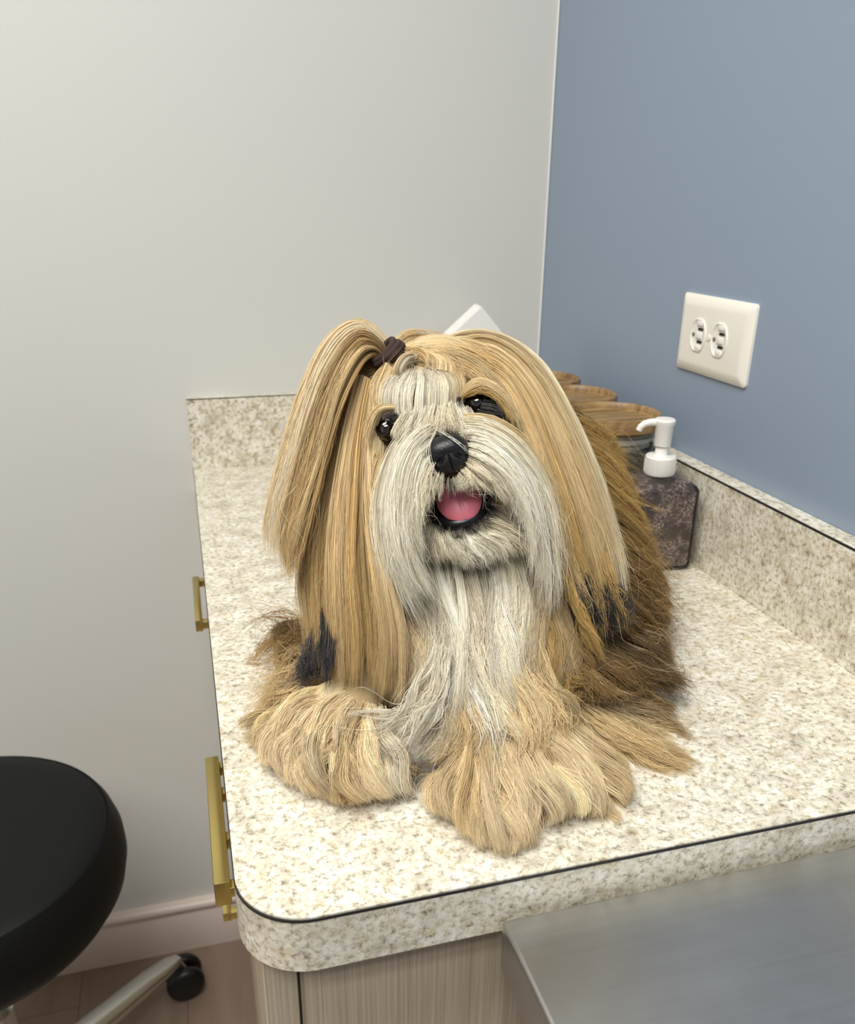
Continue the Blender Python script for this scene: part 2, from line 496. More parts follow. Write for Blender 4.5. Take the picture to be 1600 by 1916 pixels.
canister(0.4625, 0.507, 'wooden-lidded glass canister right behind the soap dispenser')
canister(0.4625, 0.613, 'middle wooden-lidded glass canister of the row by the wall')
canister(0.4625, 0.719, 'wooden-lidded glass canister farthest from the soap, nearest the corner')

# ------------------------------------------------------------------ soap dispenser
sc = A_h(1262, 1066, 0.0); scx, scy = 0.4735, 0.417
soap = empty('soap_dispenser', (scx, scy, H), 'clear square soap dispenser bottle with white pump by the backsplash', 'dispenser')
ang = math.radians(-8)
def sq_ring(bm, half, z, r, n=5, cx=scx, cy=scy):
    vs = []
    for q, (sx, sy) in enumerate(((1, 1), (-1, 1), (-1, -1), (1, -1))):
        for k in range(n + 1):
            a = q * PI / 2 + PI / 2 * k / n
            x = sx * (half - r) + r * math.cos(a); y = sy * (half - r) + r * math.sin(a)
            vs.append(bm.verts.new((cx + x * math.cos(ang) - y * math.sin(ang), cy + x * math.sin(ang) + y * math.cos(ang), z)))
    return vs
def loft(bm, rings, cap0=True, cap1=True):
    n = len(rings[0])
    for a, b in zip(rings, rings[1:]):
        for i in range(n): bm.faces.new((a[i], a[(i + 1) % n], b[(i + 1) % n], b[i]))
    if cap0: bm.faces.new(rings[0][::-1])
    if cap1: bm.faces.new(rings[-1])
M_BOTTLE = mat('smoky_clear_plastic', (0.86, 0.80, 0.79, 1), 0.05, Transmission_Weight=1.0, IOR=1.40)
def gel_mat():
    m = mat('bubble_refraction_gel', rough=0.25); t = NT(m)
    v = t.coords()
    n = t.noise(v, 420, 3, 0.65); g = t.noise(v, 60, 2, 0.5)
    dots = t.ramp(n, [(0.44, srgb(88, 78, 74)), (0.58, srgb(205, 188, 180))])  # painted speckle stands for bubbles and the counter refracted through the gel
    t.base(t.mix(t.ramp(g, [(0.38, (0, 0, 0)), (0.58, (1, 1, 1))]), srgb(84, 74, 71), dots))
    return m
M_GEL = gel_mat()
zb = H; hb = 0.093; hf = 0.0335
bm = bmesh.new()
loft(bm, [sq_ring(bm, hf - 0.004, zb, 0.004), sq_ring(bm, hf - 0.001, zb + 0.002, 0.004), sq_ring(bm, hf, zb + 0.006, 0.004), sq_ring(bm, hf, zb + hb - 0.005, 0.004),
          sq_ring(bm, hf - 0.002, zb + hb - 0.001, 0.005), sq_ring(bm, hf - 0.006, zb + hb + 0.002, 0.006), sq_ring(bm, 0.013, zb + hb + 0.005, 0.0125), sq_ring(bm, 0.012, zb + hb + 0.012, 0.0119)])
bottle = bm_obj('bottle', bm, M_BOTTLE, soap, angle=50)
bm = bmesh.new()
loft(bm, [sq_ring(bm, hf - 0.004, zb + 0.005, 0.003), sq_ring(bm, hf - 0.003, zb + 0.008, 0.003), sq_ring(bm, hf - 0.003, zb + hb - 0.008, 0.003)])
bm_obj('liquid_soap', bm, M_GEL, bottle, angle=50)
zc = zb + hb + 0.006
bm = bmesh.new()
lathe(bm, [(0, zc), (0.0155, zc), (0.0160, zc + 0.001), (0.0160, zc + 0.018), (0.0148, zc + 0.0195), (0.0075, zc + 0.0200), (0.0068, zc + 0.021), (0.0066, zc + 0.033), (0, zc + 0.033)], scx, scy, 40)
for k in range(40):
    a = 2 * PI * k / 40
    tube(bm, [(scx + 0.0160 * math.cos(a), scy + 0.0160 * math.sin(a), zc + 0.002), (scx + 0.0160 * math.cos(a), scy + 0.0160 * math.sin(a), zc + 0.0165)], 0.0003, 5)
bm_obj('pump_collar', bm, M_WPLASTIC, soap)
zh = zc + 0.030
bm = bmesh.new()
lathe(bm, [(0, zh), (0.0085, zh), (0.0088, zh + 0.001), (0.0092, zh + 0.020), (0.0108, zh + 0.0235), (0.0108, zh + 0.0265), (0.0095, zh + 0.0280), (0, zh + 0.0283)], scx, scy, 36)
nd = (-RIGHT[0], -RIGHT[1])
tube(bm, [(scx + nd[0] * s, scy + nd[1] * s, zh + 0.0240 - dz) for s, dz in ((0.004, 0), (0.010, -0.0003), (0.016, 0.0), (0.021, 0.0015), (0.0245, 0.0045), (0.0262, 0.0085))], [0.0042, 0.0040, 0.0037, 0.0035, 0.0033, 0.0032], 14)
bm_obj('pump_head', bm, M_WPLASTIC, soap)

# ------------------------------------------------------------------ white paper bundle in the corner behind the dog
pc = empty('paper_stack', (0.385, L - 0.07, H), 'thick white paper bundle propped on its corner behind the dog', 'paper')
th = 0.05; side = 0.17
apex = np.array([0.4195, L - TB - 0.042, 1.1385])
dl = np.array([-0.745, 0.06, -0.665]); dl /= np.linalg.norm(dl)
dr = np.array([0.70, 0.0, -0.714]); dr -= dl * (dl @ dr); dr /= np.linalg.norm(dr)
nb = np.cross(dl, dr); nb /= np.linalg.norm(nb)
if nb[1] > 0: nb = -nb
for k in range(5):
    t0, t1 = -k * 0.006, -k * 0.006 - 0.0055
    bm = bmesh.new()
    w2 = 0.056 + 0.0008 * (k % 2)
    l2 = (apex[2] - H - w2 * -dr[2] - 0.002) / -dl[2]
    co = [apex - nb * -t0 + dl * a + dr * b for a, b in ((0, 0), (l2, 0), (l2, w2), (0, w2))]
    ci = [apex - nb * -t1 + dl * a + dr * b for a, b in ((0, 0), (l2, 0), (l2, w2), (0, w2))]
    vs = [bm.verts.new(p) for p in co + ci]
    for f in ((0, 1, 2, 3), (7, 6, 5, 4), (0, 4, 5, 1), (1, 5, 6, 2), (2, 6, 7, 3), (3, 7, 4, 0)): bm.faces.new([vs[i] for i in f])
    bmesh.ops.bevel(bm, geom=list(bm.edges), offset=0.0018, segments=2, affect='EDGES')
    bm_obj('paper_fold', bm, M_PAPER, pc)

# ------------------------------------------------------------------ rolling stool
SX, SY, SZ = -0.325, 0.565, 0.57
stool = empty('rolling_stool', (SX, SY, 0), 'round black vinyl rolling stool with aluminium five-arm base', 'stool')
lathe_obj('seat', [(0, SZ - 0.105), (0.165, SZ - 0.105), (0.181, SZ - 0.098), (0.192, SZ - 0.080), (0.197, SZ - 0.056), (0.196, SZ - 0.034), (0.190, SZ - 0.014), (0.1845, SZ - 0.004), (0.183, SZ - 0.0015), (0.181, SZ - 0.003), (0.178, SZ - 0.0005), (0.15, SZ + 0.003), (0.08, SZ + 0.006), (0, SZ + 0.007)], SX, SY, M_VINYL, stool, 96, angle=70)
bm = bmesh.new()
lathe(bm, [(0, 0.09), (0.034, 0.09), (0.036, 0.10), (0.034, 0.15), (0.029, 0.155), (0.028, 0.30), (0.022, 0.303), (0.019, 0.304), (0.019, SZ - 0.115), (0.10, SZ - 0.112), (0.10, SZ - 0.105), (0, SZ - 0.105)], SX, SY, 40)
bm_obj('column', bm, M_CHROME, stool)
a0 = math.atan2(0.804 - SY, -0.102 - SX); RB = math.hypot(0.804 - SY, -0.102 - SX)
for k in range(5):
    a = a0 + k * 2 * PI / 5
    ux, uy = math.cos(a), math.sin(a); vx, vy = -uy, ux
    bm = bmesh.new(); rg = []
    for s, zt, zb_, w in ((0.02, 0.155, 0.100, 0.024), (0.10, 0.142, 0.098, 0.0225), (0.18, 0.126, 0.092, 0.0210), (0.25, 0.112, 0.086, 0.0195), (RB - 0.050, 0.104, 0.081, 0.0185), (RB - 0.024, 0.097, 0.079, 0.0155), (RB - 0.008, 0.090, 0.079, 0.0090)):
        px, py = SX + ux * s, SY + uy * s; ring = []
        for q in range(14):
            b = 2 * PI * q / 14; cs, sn = math.cos(b), math.sin(b)
            ww = w * math.copysign(abs(cs) ** 0.7, cs); zz = (zt + zb_) / 2 + (zt - zb_) / 2 * math.copysign(abs(sn) ** 0.8, sn)
            ring.append(bm.verts.new((px + vx * ww, py + vy * ww, zz)))
        rg.append(ring)
    loft(bm, rg)
    arm = bm_obj('arm', bm, M_CHROME, stool, angle=60)
    cx, cy = SX + ux * RB, SY + uy * RB
    # caster: two wheels, hood, chrome stem
    bm = bmesh.new()
    ca = a + 0.9 if k == 0 else a + 0.5
    wx, wy = math.cos(ca), math.sin(ca)
    for sd in (-1, 1):
        c0 = Vector((cx + wx * sd * 0.007, cy + wy * sd * 0.007, 0.0325)); c1 = Vector((cx + wx * sd * 0.027, cy + wy * sd * 0.027, 0.0325))
        cm = c0.lerp(c1, 0.5)
        tube(bm, [c0, c0.lerp(c1, 0.12), cm, c0.lerp(c1, 0.85), c1], [0.028, 0.0315, 0.0325, 0.030, 0.024], 28)
    cst = bm_obj('caster', bm, M_RUBBER, arm, angle=50)
    bm = bmesh.new(); tube(bm, [(cx - ux * 0.014, cy - uy * 0.014, 0.086), (cx - ux * 0.006, cy - uy * 0.006, 0.070), (cx, cy, 0.052)], [0.0055, 0.0055, 0.0075], 16)
    bm_obj('caster_stem', bm, M_CHROME, arm)

# ------------------------------------------------------------------ the dog
dog_c = A_h(900, 1330, 0.0)
dog = empty('dog', (dog_c[0], dog_c[1], H), 'long-haired cream and tan dog lying on the counter with a tied topknot', 'dog')
TW = np.array([RIGHT * 0 + 0]).ravel()
VIEW = FWD

# -- one continuous body: overlapping volumes fused by a voxel remesh
def ell(px, py, d, rx, ry, rz, rot=None):
    return (A(px, py, d), np.array([rx, ry, rz]), np.array(rot if rot is not None else np.eye(3)))
cR, cU = RIGHT, UP
tilt = math.radians(17)
hR = RIGHT * math.cos(tilt) + UP * math.sin(tilt)      # head axes: the head leans over to one side
hU = -RIGHT * math.sin(tilt) + UP * math.cos(tilt)
HEADROT = np.stack([hR, hU, -FWD])                      # rows = local axes
ELL = [
    ell(812, 742, 0.672, 0.052, 0.046, 0.052, HEADROT),      # skull
    ell(838, 862, 0.612, 0.026, 0.022, 0.030, HEADROT),      # muzzle
    ell(800, 880, 0.620, 0.020, 0.020, 0.022, HEADROT),      # lip left
    ell(885, 865, 0.620, 0.022, 0.020, 0.022, HEADROT),      # lip right
    ell(872, 985, 0.613, 0.021, 0.012, 0.020, HEADROT),      # lower jaw
    ell(835, 985, 0.690, 0.055, 0.055, 0.050),               # neck
    ell(845, 1110, 0.690, 0.070, 0.060, 0.055),              # chest
    ell(860, 1220, 0.670, 0.078, 0.045, 0.050),              # breast
    (np.array([0.270, 0.350, 0.998]), np.array([0.085, 0.10, 0.080]), np.eye(3)),   # ribcage
    (np.array([0.275, 0.450, 0.990]), np.array([0.082, 0.10, 0.075]), np.eye(3)),   # belly
    (np.array([0.262, 0.545, 0.985]), np.array([0.080, 0.07, 0.070]), np.eye(3)),   # rump
    ell(690, 1230, 0.665, 0.035, 0.045, 0.040),              # shoulder left
    ell(640, 1345, 0.622, 0.032, 0.026, 0.030),
    ell(625, 1420, 0.597, 0.034, 0.018, 0.024),              # paw left
    ell(985, 1250, 0.650, 0.038, 0.045, 0.040),              # shoulder right
    ell(965, 1385, 0.600, 0.033, 0.026, 0.028),
    ell(955, 1470, 0.562, 0.028, 0.016, 0.022),              # paw right
    ell(945, 1515, 0.548, 0.018, 0.012, 0.016),
    ell(1130, 1200, 0.765, 0.036, 0.040, 0.050),             # thigh right
    ell(560, 1235, 0.725, 0.022, 0.030, 0.040),              # thigh left
]
bm = bmesh.new()
for c, r, Rm in ELL:
    M = Matrix([[Rm[k][i] * r[k] for k in range(3)] + [c[i]] for i in range(3)] + [[0, 0, 0, 1]])
    bmesh.ops.create_icosphere(bm, subdivisions=3, radius=1.0, matrix=M)
tmp_me = bpy.data.meshes.new('tmp'); bm.to_mesh(tmp_me); bm.free()
tmp_o = bpy.data.objects.new('tmp', tmp_me); C.objects.link(tmp_o)
md = tmp_o.modifiers.new('r', 'REMESH'); md.mode = 'VOXEL'; md.voxel_size = 0.0045
ms = tmp_o.modifiers.new('s', 'SMOOTH'); ms.iterations = 8; ms.factor = 0.5
dg = bpy.context.evaluated_depsgraph_get()
body_me = bpy.data.meshes.new_from_object(tmp_o.evaluated_get(dg)); body_me.name = 'body'
bpy.data.objects.remove(tmp_o)
nv = len(body_me.vertices)
co = np.empty(nv * 3, np.float32); body_me.vertices.foreach_get('co', co); co = co.reshape(-1, 3).astype(float)
co[:, 2] = np.maximum(co[:, 2], H + 0.0006)
body_me.vertices.foreach_set('co', co.ravel().astype(np.float32)); body_me.update()
body_me.polygons.foreach_set('use_smooth', [True] * len(body_me.polygons))
nor = np.empty(nv * 3, np.float32); body_me.vertices.foreach_get('normal', nor); nor = nor.reshape(-1, 3).astype(float)

def to_px(P):
    d = P - CAM_POS; z = d @ FWD
    return CX + F_PX * (d @ RIGHT) / z, CY - F_PX * (d @ UP) / z, z

def tint(r, g, b): return np.array(srgb(r, g, b)[:3])
CREAM, WHITE, PALE = tint(228, 218, 194), tint(234, 227, 209), tint(228, 206, 164)
TAN, GOLD, BROWN, DKBROWN = tint(211, 187, 141), tint(194, 161, 100), tint(150, 121, 76), tint(110, 88, 58)
PAWC = tint(231, 211, 174)
GREY, BLACK = tint(74, 68, 64), tint(42, 38, 38)

# coat zones of the skin, measured around anatomical centres
muz_c, chest_c, rump_c = A(850, 900, 0.60), A(860, 1180, 0.62), A(1050, 960, 0.90)
dmuz = np.linalg.norm(co - muz_c, axis=1); dche = np.linalg.norm(co - chest_c, axis=1); drum = np.linalg.norm(co - rump_c, axis=1)
w_white = np.clip(1 - np.minimum((dmuz - 0.045) / 0.02, (dche - 0.05) / 0.025), 0, 1)
w_brown = np.clip((0.17 - drum) / 0.08, 0, 1)
skin = TAN * 0.8 + (CREAM * 0.75 - TAN * 0.8) * w_white[:, None]
skin = skin + (BROWN * 0.8 - skin) * w_brown[:, None]
ca = body_me.color_attributes.new('col', 'FLOAT_COLOR', 'POINT')
ca.data.foreach_set('color', np.c_[skin, np.ones(nv)].astype(np.float32).ravel())
M_SKIN = mat('dog_undercoat', rough=0.8, spec=0.1); _t = NT(M_SKIN)
_a = _t.n('ShaderNodeAttribute'); _a.attribute_name = 'col'; _t.base(_a.outputs['Color'])
body = bpy.data.objects.new('body', body_me); C.objects.link(body); body_me.materials.append(M_SKIN); attach(body, dog)

# -- hair material
def hair_mat(name):
    m = mat(name, rough=0.36, spec=0.45); t = NT(m)
    a = t.n('ShaderNodeAttribute'); a.attribute_name = 'col'
    t.base(a.outputs['Color'])
    tr = t.n('ShaderNodeBsdfTranslucent'); t.l(a.outputs['Color'], tr.inputs['Color'])
    mx = t.n('ShaderNodeMixShader'); mx.inputs['Fac'].default_value = 0.28
    out = [n for n in t.t.nodes if n.type == 'OUTPUT_MATERIAL'][0]
    t.l(t.b.outputs[0], mx.inputs[1]); t.l(tr.outputs[0], mx.inputs[2]); t.l(mx.outputs[0], out.inputs['Surface'])
    return m
M_HAIR = hair_mat('dog_hair')

def catmull(P, K):
    P = np.asarray(P, float)
    seg = np.r_[0, np.cumsum(np.linalg.norm(np.diff(P, axis=0), axis=1))]; seg /= seg[-1]
    Q = np.vstack([2 * P[0] - P[1], P, 2 * P[-1] - P[-2]])
    ts = np.linspace(0, 1, K); out = np.empty((K, P.shape[1]))
    for i, t in enumerate(ts):
        k = min(np.searchsorted(seg, t, 'right') - 1, len(P) - 2)
        u = (t - seg[k]) / max(seg[k + 1] - seg[k], 1e-9)
        p0, p1, p2, p3 = Q[k:k + 4]
        out[i] = 0.5 * ((2 * p1) + (-p0 + p2) * u + (2 * p0 - 5 * p1 + 4 * p2 - p3) * u * u + (-p0 + 3 * p1 - 3 * p2 + p3) * u ** 3)
    return out

def guide(pts):
    """(px, py, depth) triples; a depth under 0.3 is a height above the counter"""
    return np.array([A(*p) if p[2] > 0.3 else A_h(*p) for p in pts])

HAIR = {}
def pushout(P):
    for c, r, Rm in ELL:
        q = ((P - c) @ Rm.T) / r
        n = np.linalg.norm(q, axis=-1)
        f = np.where((n < 1.0) & (n > 1e-6), 1.0 / np.maximum(n, 1e-6), 1.0)
        P = c + (P - c) * f[..., None]
    return P

def strip(part, guides, n, cols, tipcol=None, th=0.006, clumps=None, spread=0.3, tight=0.62, wave=0.0, freq=2.0, frizz=0.0008,
          rad=0.00017, lenvar=0.25, root=0.0, K=18, fly=0.02, tiplocks=None, push=True, curl=0.0, colvar=0.12, lock=0.0015, streak=0.0, mdiv=10, coh=0.5):
    """hair combed along an ordered row of guide curves: strands gather into locks towards their tips"""
    n = int(n * 1.35)
    G = np.stack([catmull(guide(g), K) for g in guides])
    m = len(G)
    clumps = int((clumps or max(6, int(m * 7))) * 1.5)
    minor = max(clumps * 2, n // mdiv)
    cu = rng.random(clumps) * (m - 1); cu[:2] = (0.02, m - 1.03)
    cwid = rng.gamma(2.0, 0.5, clumps)
    mc = rng.integers(0, clumps, minor)                    # small locks inside the big ones
    mdu = rng.normal(0, 1, minor) * spread * (m - 1) / clumps * 3.2 * cwid[mc]
    mdrift = rng.normal(0, 1, minor) * 0.05
    mi = rng.integers(0, minor, n); ci = mc[mi]
    sdu = rng.normal(0, 1, n) * spread * (m - 1) / clumps * 1.7
    sdrift = rng.normal(0, 1, n) * 0.035
    t = np.linspace(0, 1, K)[None, :]
    root_t = rng.random((n, 1)) * root
    cl_len = 1 - rng.random(clumps) * lenvar * 0.6
    mi_len = 1 - rng.random(minor) * lenvar * 0.4
    len_t = (cl_len[ci] * mi_len[mi])[:, None] * (1 - rng.random((n, 1)) ** 1.6 * lenvar)
    tt = root_t + (len_t - root_t) * t                     # where along the guide each point lies
    g = tt ** 1.5
    u_raw = cu[ci][:, None] + (mdu[mi][:, None]) * (1 - tight * 0.8 * g) + sdu[:, None] * (1 - tight * g) + (mdrift[mi][:, None] + sdrift[:, None]) * tt
    u = np.clip(u_raw, 0, m - 1.0001)
    over = u_raw - u
    i0 = u.astype(int); w = u - i0
    s = tt * (K - 1); j0 = np.clip(s.astype(int), 0, K - 2); v = s - j0
    def at(i, j): return G[i, j]
    P = ((1 - w) * (1 - v))[..., None] * at(i0, j0) + (w * (1 - v))[..., None] * at(i0 + 1, j0) + ((1 - w) * v)[..., None] * at(i0, j0 + 1) + (w * v)[..., None] * at(i0 + 1, j0 + 1)
    side = G[np.minimum(i0 + 1, m - 1), j0] - G[i0, j0]
    sl = side / np.maximum(np.linalg.norm(side, axis=-1, keepdims=True), 1e-9)
    P = P + sl * np.clip(over, -0.3, 0.3)[..., None] * 0.004
    tan = G[i0, j0 + 1] - G[i0, j0]; tan /= np.maximum(np.linalg.norm(tan, axis=-1, keepdims=True), 1e-9)
    nrm = np.cross(tan, sl); nrm /= np.maximum(np.linalg.norm(nrm, axis=-1, keepdims=True), 1e-9)
    sgn = np.sign((nrm * (CAM_POS - P)).sum(-1)); nrm = nrm * np.where(sgn == 0, 1, sgn)[..., None]
    # thickness: locks lie at their own depth, strands scatter inside a lock
    cd = -rng.random(clumps) * th
    dep = cd[ci][:, None] + (rng.normal(0, 1, minor) * lock * 1.1)[mi][:, None] + rng.normal(0, 1, (n, 1)) * lock * 0.5
    P = P + nrm * dep[..., None]
    P = P + sl * (rng.normal(0, 1, (n, 1)) * lock * 0.35)[..., None]
    # waves shared by a lock, plus fine frizz of each strand
    if wave:
        ph, fq, am = rng.random(clumps) * 6.28, freq * (0.6 + 0.8 * rng.random(clumps)), wave * (0.4 + 1.2 * rng.random(clumps))
        ph2 = ph[ci][:, None] + (rng.normal(0, coh, minor))[mi][:, None] + rng.normal(0, 0.2, (n, 1))
        env = np.minimum(1, tt * 2.2)
        P = P + sl * (am[ci][:, None] * env * np.sin(fq[ci][:, None] * 6.28 * tt + ph2))[..., None]
        P = P + nrm * (0.6 * am[ci][:, None] * env * np.cos(fq[ci][:, None] * 6.28 * tt + ph2))[..., None]
    if curl:
        ph, fq = rng.random(clumps) * 6.28, 1.0 + 1.2 * rng.random(clumps)
        env = tt ** 1.5
        P = P + sl * (curl * env * np.sin(fq[ci][:, None] * 6.28 * tt + ph[ci][:, None]))[..., None] + nrm * (curl * env * (0.3 + np.cos(fq[ci][:, None] * 6.28 * tt + ph[ci][:, None])))[..., None]
    fz = rng.normal(0, 1, (n, 3, 2)); f1 = 1.5 + 3 * rng.random((n, 1)); p1 = rng.random((n, 1)) * 6.28
    isfly = (rng.random((n, 1)) < fly) * 6.0 + 1.0
    P = P + (frizz * isfly * tt)[..., None] * (fz[:, None, :, 0] * np.sin(f1 * 6.28 * tt + p1)[..., None] * 0.5 + fz[:, None, :, 1] * (tt ** 1.5)[..., None])
    if push: P = pushout(P)
    P[..., 2] = np.maximum(P[..., 2], H + 0.0005 + 0.002 * rng.random((n, 1)))
    # colours: given along the row (list over u), lighter and darker individual locks
    cols = np.asarray(cols, float)
    if cols.ndim == 1: cols = cols[None]
    cu_ = np.clip(u[:, 0] / (m - 1) * (len(cols) - 1), 0, len(cols) - 1)
    a0_ = np.minimum(cu_.astype(int), max(len(cols) - 2, 0)); fw = (cu_ - a0_)[:, None]
    base = cols[a0_] * (1 - fw) + cols[np.minimum(a0_ + 1, len(cols) - 1)] * fw if len(cols) > 1 else np.repeat(cols, n, 0)
    lockv = np.exp(rng.normal(0, colvar * 0.6, clumps))[ci][:, None] * np.exp(rng.normal(0, colvar * 0.9, minor))[mi][:, None] * np.exp(rng.normal(0, 0.13, (n, 1)))
    base = base * lockv
    if streak:
        isst = rng.random(minor) < streak
        base = np.where(isst[mi][:, None], base * 0.45 + PALE * 0.62, base)
    col = np.repeat(base[:, None, :], K, 1)
    if tipcol is not None:
        tf = np.clip((tt - tipcol[1]) / max(1 - tipcol[1], 1e-3), 0, 1)[..., None] * tipcol[2]
        col = col * (1 - tf) + np.asarray(tipcol[0]) * tf
    taper = np.clip(1 - np.linspace(0, 1, K) ** 3 * 0.85, 0.1, 1)[None, :]
    R = rad * (0.75 + 0.5 * rng.random((n, 1))) * taper
    HAIR.setdefault(part, []).append((P, np.clip(col, 0.003, 0.95), R))

# ---- ponytail from the topknot, arching over and falling down one side
strip('topknot_hair', [
    [(724, 652, .648), (700, 616, .645), (662, 602, .64), (610, 640, .635), (565, 735, .63), (528, 850, .625), (500, 950, .62), (492, 1010, .615), (505, 1060, .612)],
    [(722, 658, .645), (698, 622, .638), (660, 615, .633), (615, 668, .627), (573, 770, .621), (540, 880, .615), (515, 965, .61), (512, 1030, .607), (520, 1085, .605)],
    [(720, 664, .644), (697, 632, .632), (663, 634, .626), (622, 695, .62), (585, 800, .614), (555, 900, .608), (533, 985, .605), (528, 1040, .602), (545, 1100, .6)],
    [(718, 670, .644), (698, 645, .632), (668, 655, .622), (632, 725, .615), (602, 825, .61), (575, 915, .604), (552, 1000, .6), (543, 1050, .6), (550, 1110, .598)],
    [(716, 676, .645), (700, 660, .636), (676, 680, .626), (645, 745, .617), (614, 840, .612), (590, 930, .608), (568, 1010, .605), (556, 1060, .603), (560, 1120, .6)],
], 9000, [PALE, CREAM * 0.95, GOLD, TAN, GOLD * 0.9], th=0.012, clumps=46, wave=0.0012, freq=1.2, frizz=0.0011, fly=0.05, streak=0.18, colvar=0.15, lenvar=0.3)
# inner underside of the arch: tan fur swept back behind it, coloured darker for the shadow there
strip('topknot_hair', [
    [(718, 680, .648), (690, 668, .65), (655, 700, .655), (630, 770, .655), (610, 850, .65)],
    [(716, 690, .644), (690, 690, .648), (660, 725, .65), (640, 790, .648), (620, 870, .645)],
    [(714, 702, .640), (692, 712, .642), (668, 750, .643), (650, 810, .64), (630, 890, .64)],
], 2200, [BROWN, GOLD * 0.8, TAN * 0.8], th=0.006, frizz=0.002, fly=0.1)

# ---- ear hair, curtain on the topknot side
strip('ear_hair', [
    [(640, 715, .664), (610, 800, .658), (585, 900, .65), (562, 1000, .643), (556, 1080, .638), (566, 1170, .632), (578, 1260, .625)],
    [(664, 705, .648), (638, 800, .641), (617, 900, .632), (600, 1000, .625), (593, 1100, .62), (598, 1200, .612), (602, 1292, .603)],
    [(682, 703, .636), (657, 800, .626), (641, 900, .616), (632, 1000, .61), (630, 1100, .605), (633, 1200, .6), (632, 1312, .59)],
    [(696, 713, .626), (681, 800, .616), (671, 900, .606), (668, 1000, .6), (670, 1100, .595), (676, 1200, .59), (668, 1325, .58)],
    [(704, 728, .62), (694, 805, .611), (691, 900, .6), (697, 1000, .595), (710, 1100, .59), (722, 1200, .585), (712, 1325, .576)],
    [(710, 745, .617), (701, 815, .607), (702, 905, .597), (715, 1000, .592), (735, 1100, .588), (753, 1200, .581), (748, 1315, .572)],
], 15000, [TAN, GOLD, TAN, GOLD, TAN * 0.97, PALE * 0.93], th=0.014, clumps=60, wave=0.0009, freq=1.0, frizz=0.0009, fly=0.03, streak=0.12, colvar=0.16, lenvar=0.22, tipcol=(GOLD * 0.85, 0.6, 0.6))
# dark locks at that ear's tip
strip('ear_hair', [[(612, 1090, .628), (600, 1170, .610), (588, 1240, .599), (590, 1310, .590)], [(622, 1110, .624), (612, 1180, .606), (602, 1250, .594), (598, 1325, .584)], [(634, 1130, .620), (626, 1190, .603), (618, 1250, .592), (606, 1310, .585)]],
      480, [GREY, BLACK, BLACK * 1.3], th=0.006, clumps=16, wave=0.0018, lenvar=0.6, root=0.45, frizz=0.0015, spread=0.5, tight=0.5, tipcol=(BLACK, 0.3, 0.6))
strip('ear_hair', [[(588, 1150, .63), (574, 1200, .63), (540, 1255, .635), (500, 1280, .64)], [(600, 1180, .615), (590, 1230, .617), (565, 1280, .618), (560, 1310, .615)]],
      800, [GREY * 1.6, BLACK * 1.5], th=0.008, clumps=14, wave=0.003, fly=0.15, lenvar=0.6, root=0.4, frizz=0.002, spread=0.5, tight=0.5)

# ---- ear hair on the other side, combed back from the crown and down
strip('ear_hair', [
    [(835, 630, .677), (888, 616, .672), (950, 630, .667), (1012, 672, .661), (1062, 748, .656), (1106, 840, .651), (1146, 940, .647), (1178, 1040, .642), (1192, 1135, .638)],
    [(848, 643, .664), (900, 630, .655), (958, 652, .648), (1010, 705, .642), (1056, 790, .637), (1096, 880, .632), (1130, 980, .627), (1156, 1080, .624), (1166, 1185, .622)],
    [(862, 658, .648), (905, 650, .642), (955, 680, .633), (1002, 742, .627), (1042, 830, .621), (1077, 920, .616), (1106, 1010, .612), (1128, 1085, .611), (1138, 1160, .611)],
    [(877, 672, .637), (913, 672, .627), (955, 706, .617), (995, 772, .611), (1030, 860, .605), (1060, 950, .601), (1081, 1030, .6), (1098, 1090, .6), (1112, 1150, .6)],
    [(890, 690, .626), (925, 698, .615), (962, 745, .606), (992, 812, .6), (1022, 890, .596), (1046, 975, .595), (1058, 1040, .595), (1066, 1085, .6), (1078, 1130, .6)],
], 15000, [CREAM * 0.85, TAN, TAN * 1.02, GOLD * 1.05, TAN], th=0.014, clumps=60, wave=0.0008, freq=1.0, frizz=0.0010, fly=0.05, streak=0.14, colvar=0.15, lenvar=0.36)
strip('ear_hair', [[(1062, 1000, .612), (1078, 1075, .604), (1104, 1145, .603), (1122, 1220, .605)], [(1100, 1050, .622), (1120, 1105, .610), (1142, 1165, .609), (1146, 1225, .612)],
                   [(1130, 1050, .636), (1162, 1105, .622), (1186, 1155, .620), (1172, 1210, .624)]],
      3200, [BLACK, BLACK, GREY], th=0.010, clumps=20, wave=0.003, frizz=0.002, fly=0.12, lenvar=0.5, root=0.3, spread=0.4)
strip('ear_hair', [[(1050, 1000, .600), (1075, 1070, .600), (1098, 1130, .602), (1115, 1210, .604)], [(1090, 1020, .608), (1112, 1090, .608), (1132, 1150, .609), (1142, 1225, .611)], [(1130, 1030, .62), (1152, 1100, .62), (1170, 1150, .62), (1178, 1200, .624)]],
      700, [TAN, GOLD, GOLD], th=0.004, clumps=16, frizz=0.0016, lenvar=0.5, fly=0.15, root=0.2)
strip('ear_hair', [[(1045, 1060, .606), (1070, 1130, .604), (1095, 1190, .603), (1125, 1250, .604)], [(1060, 1060, .603), (1085, 1130, .601), (1115, 1190, .602), (1140, 1240, .606)]],
      900, [GOLD * 0.9, GOLD], th=0.006, clumps=10, wave=0.001)
# golden hair below that ear, over the shoulder
strip('ear_hair', [[(1010, 1080, .618), (1020, 1150, .61), (1030, 1220, .6), (1035, 1310, .59)], [(1040, 1080, .62), (1050, 1160, .612), (1060, 1230, .605), (1065, 1300, .6)], [(1070, 1130, .62), (1085, 1180, .615), (1105, 1230, .612), (1110, 1280, .61)]],
      2600, [GOLD, TAN * 0.9, BROWN], th=0.01, clumps=20, wave=0.002)

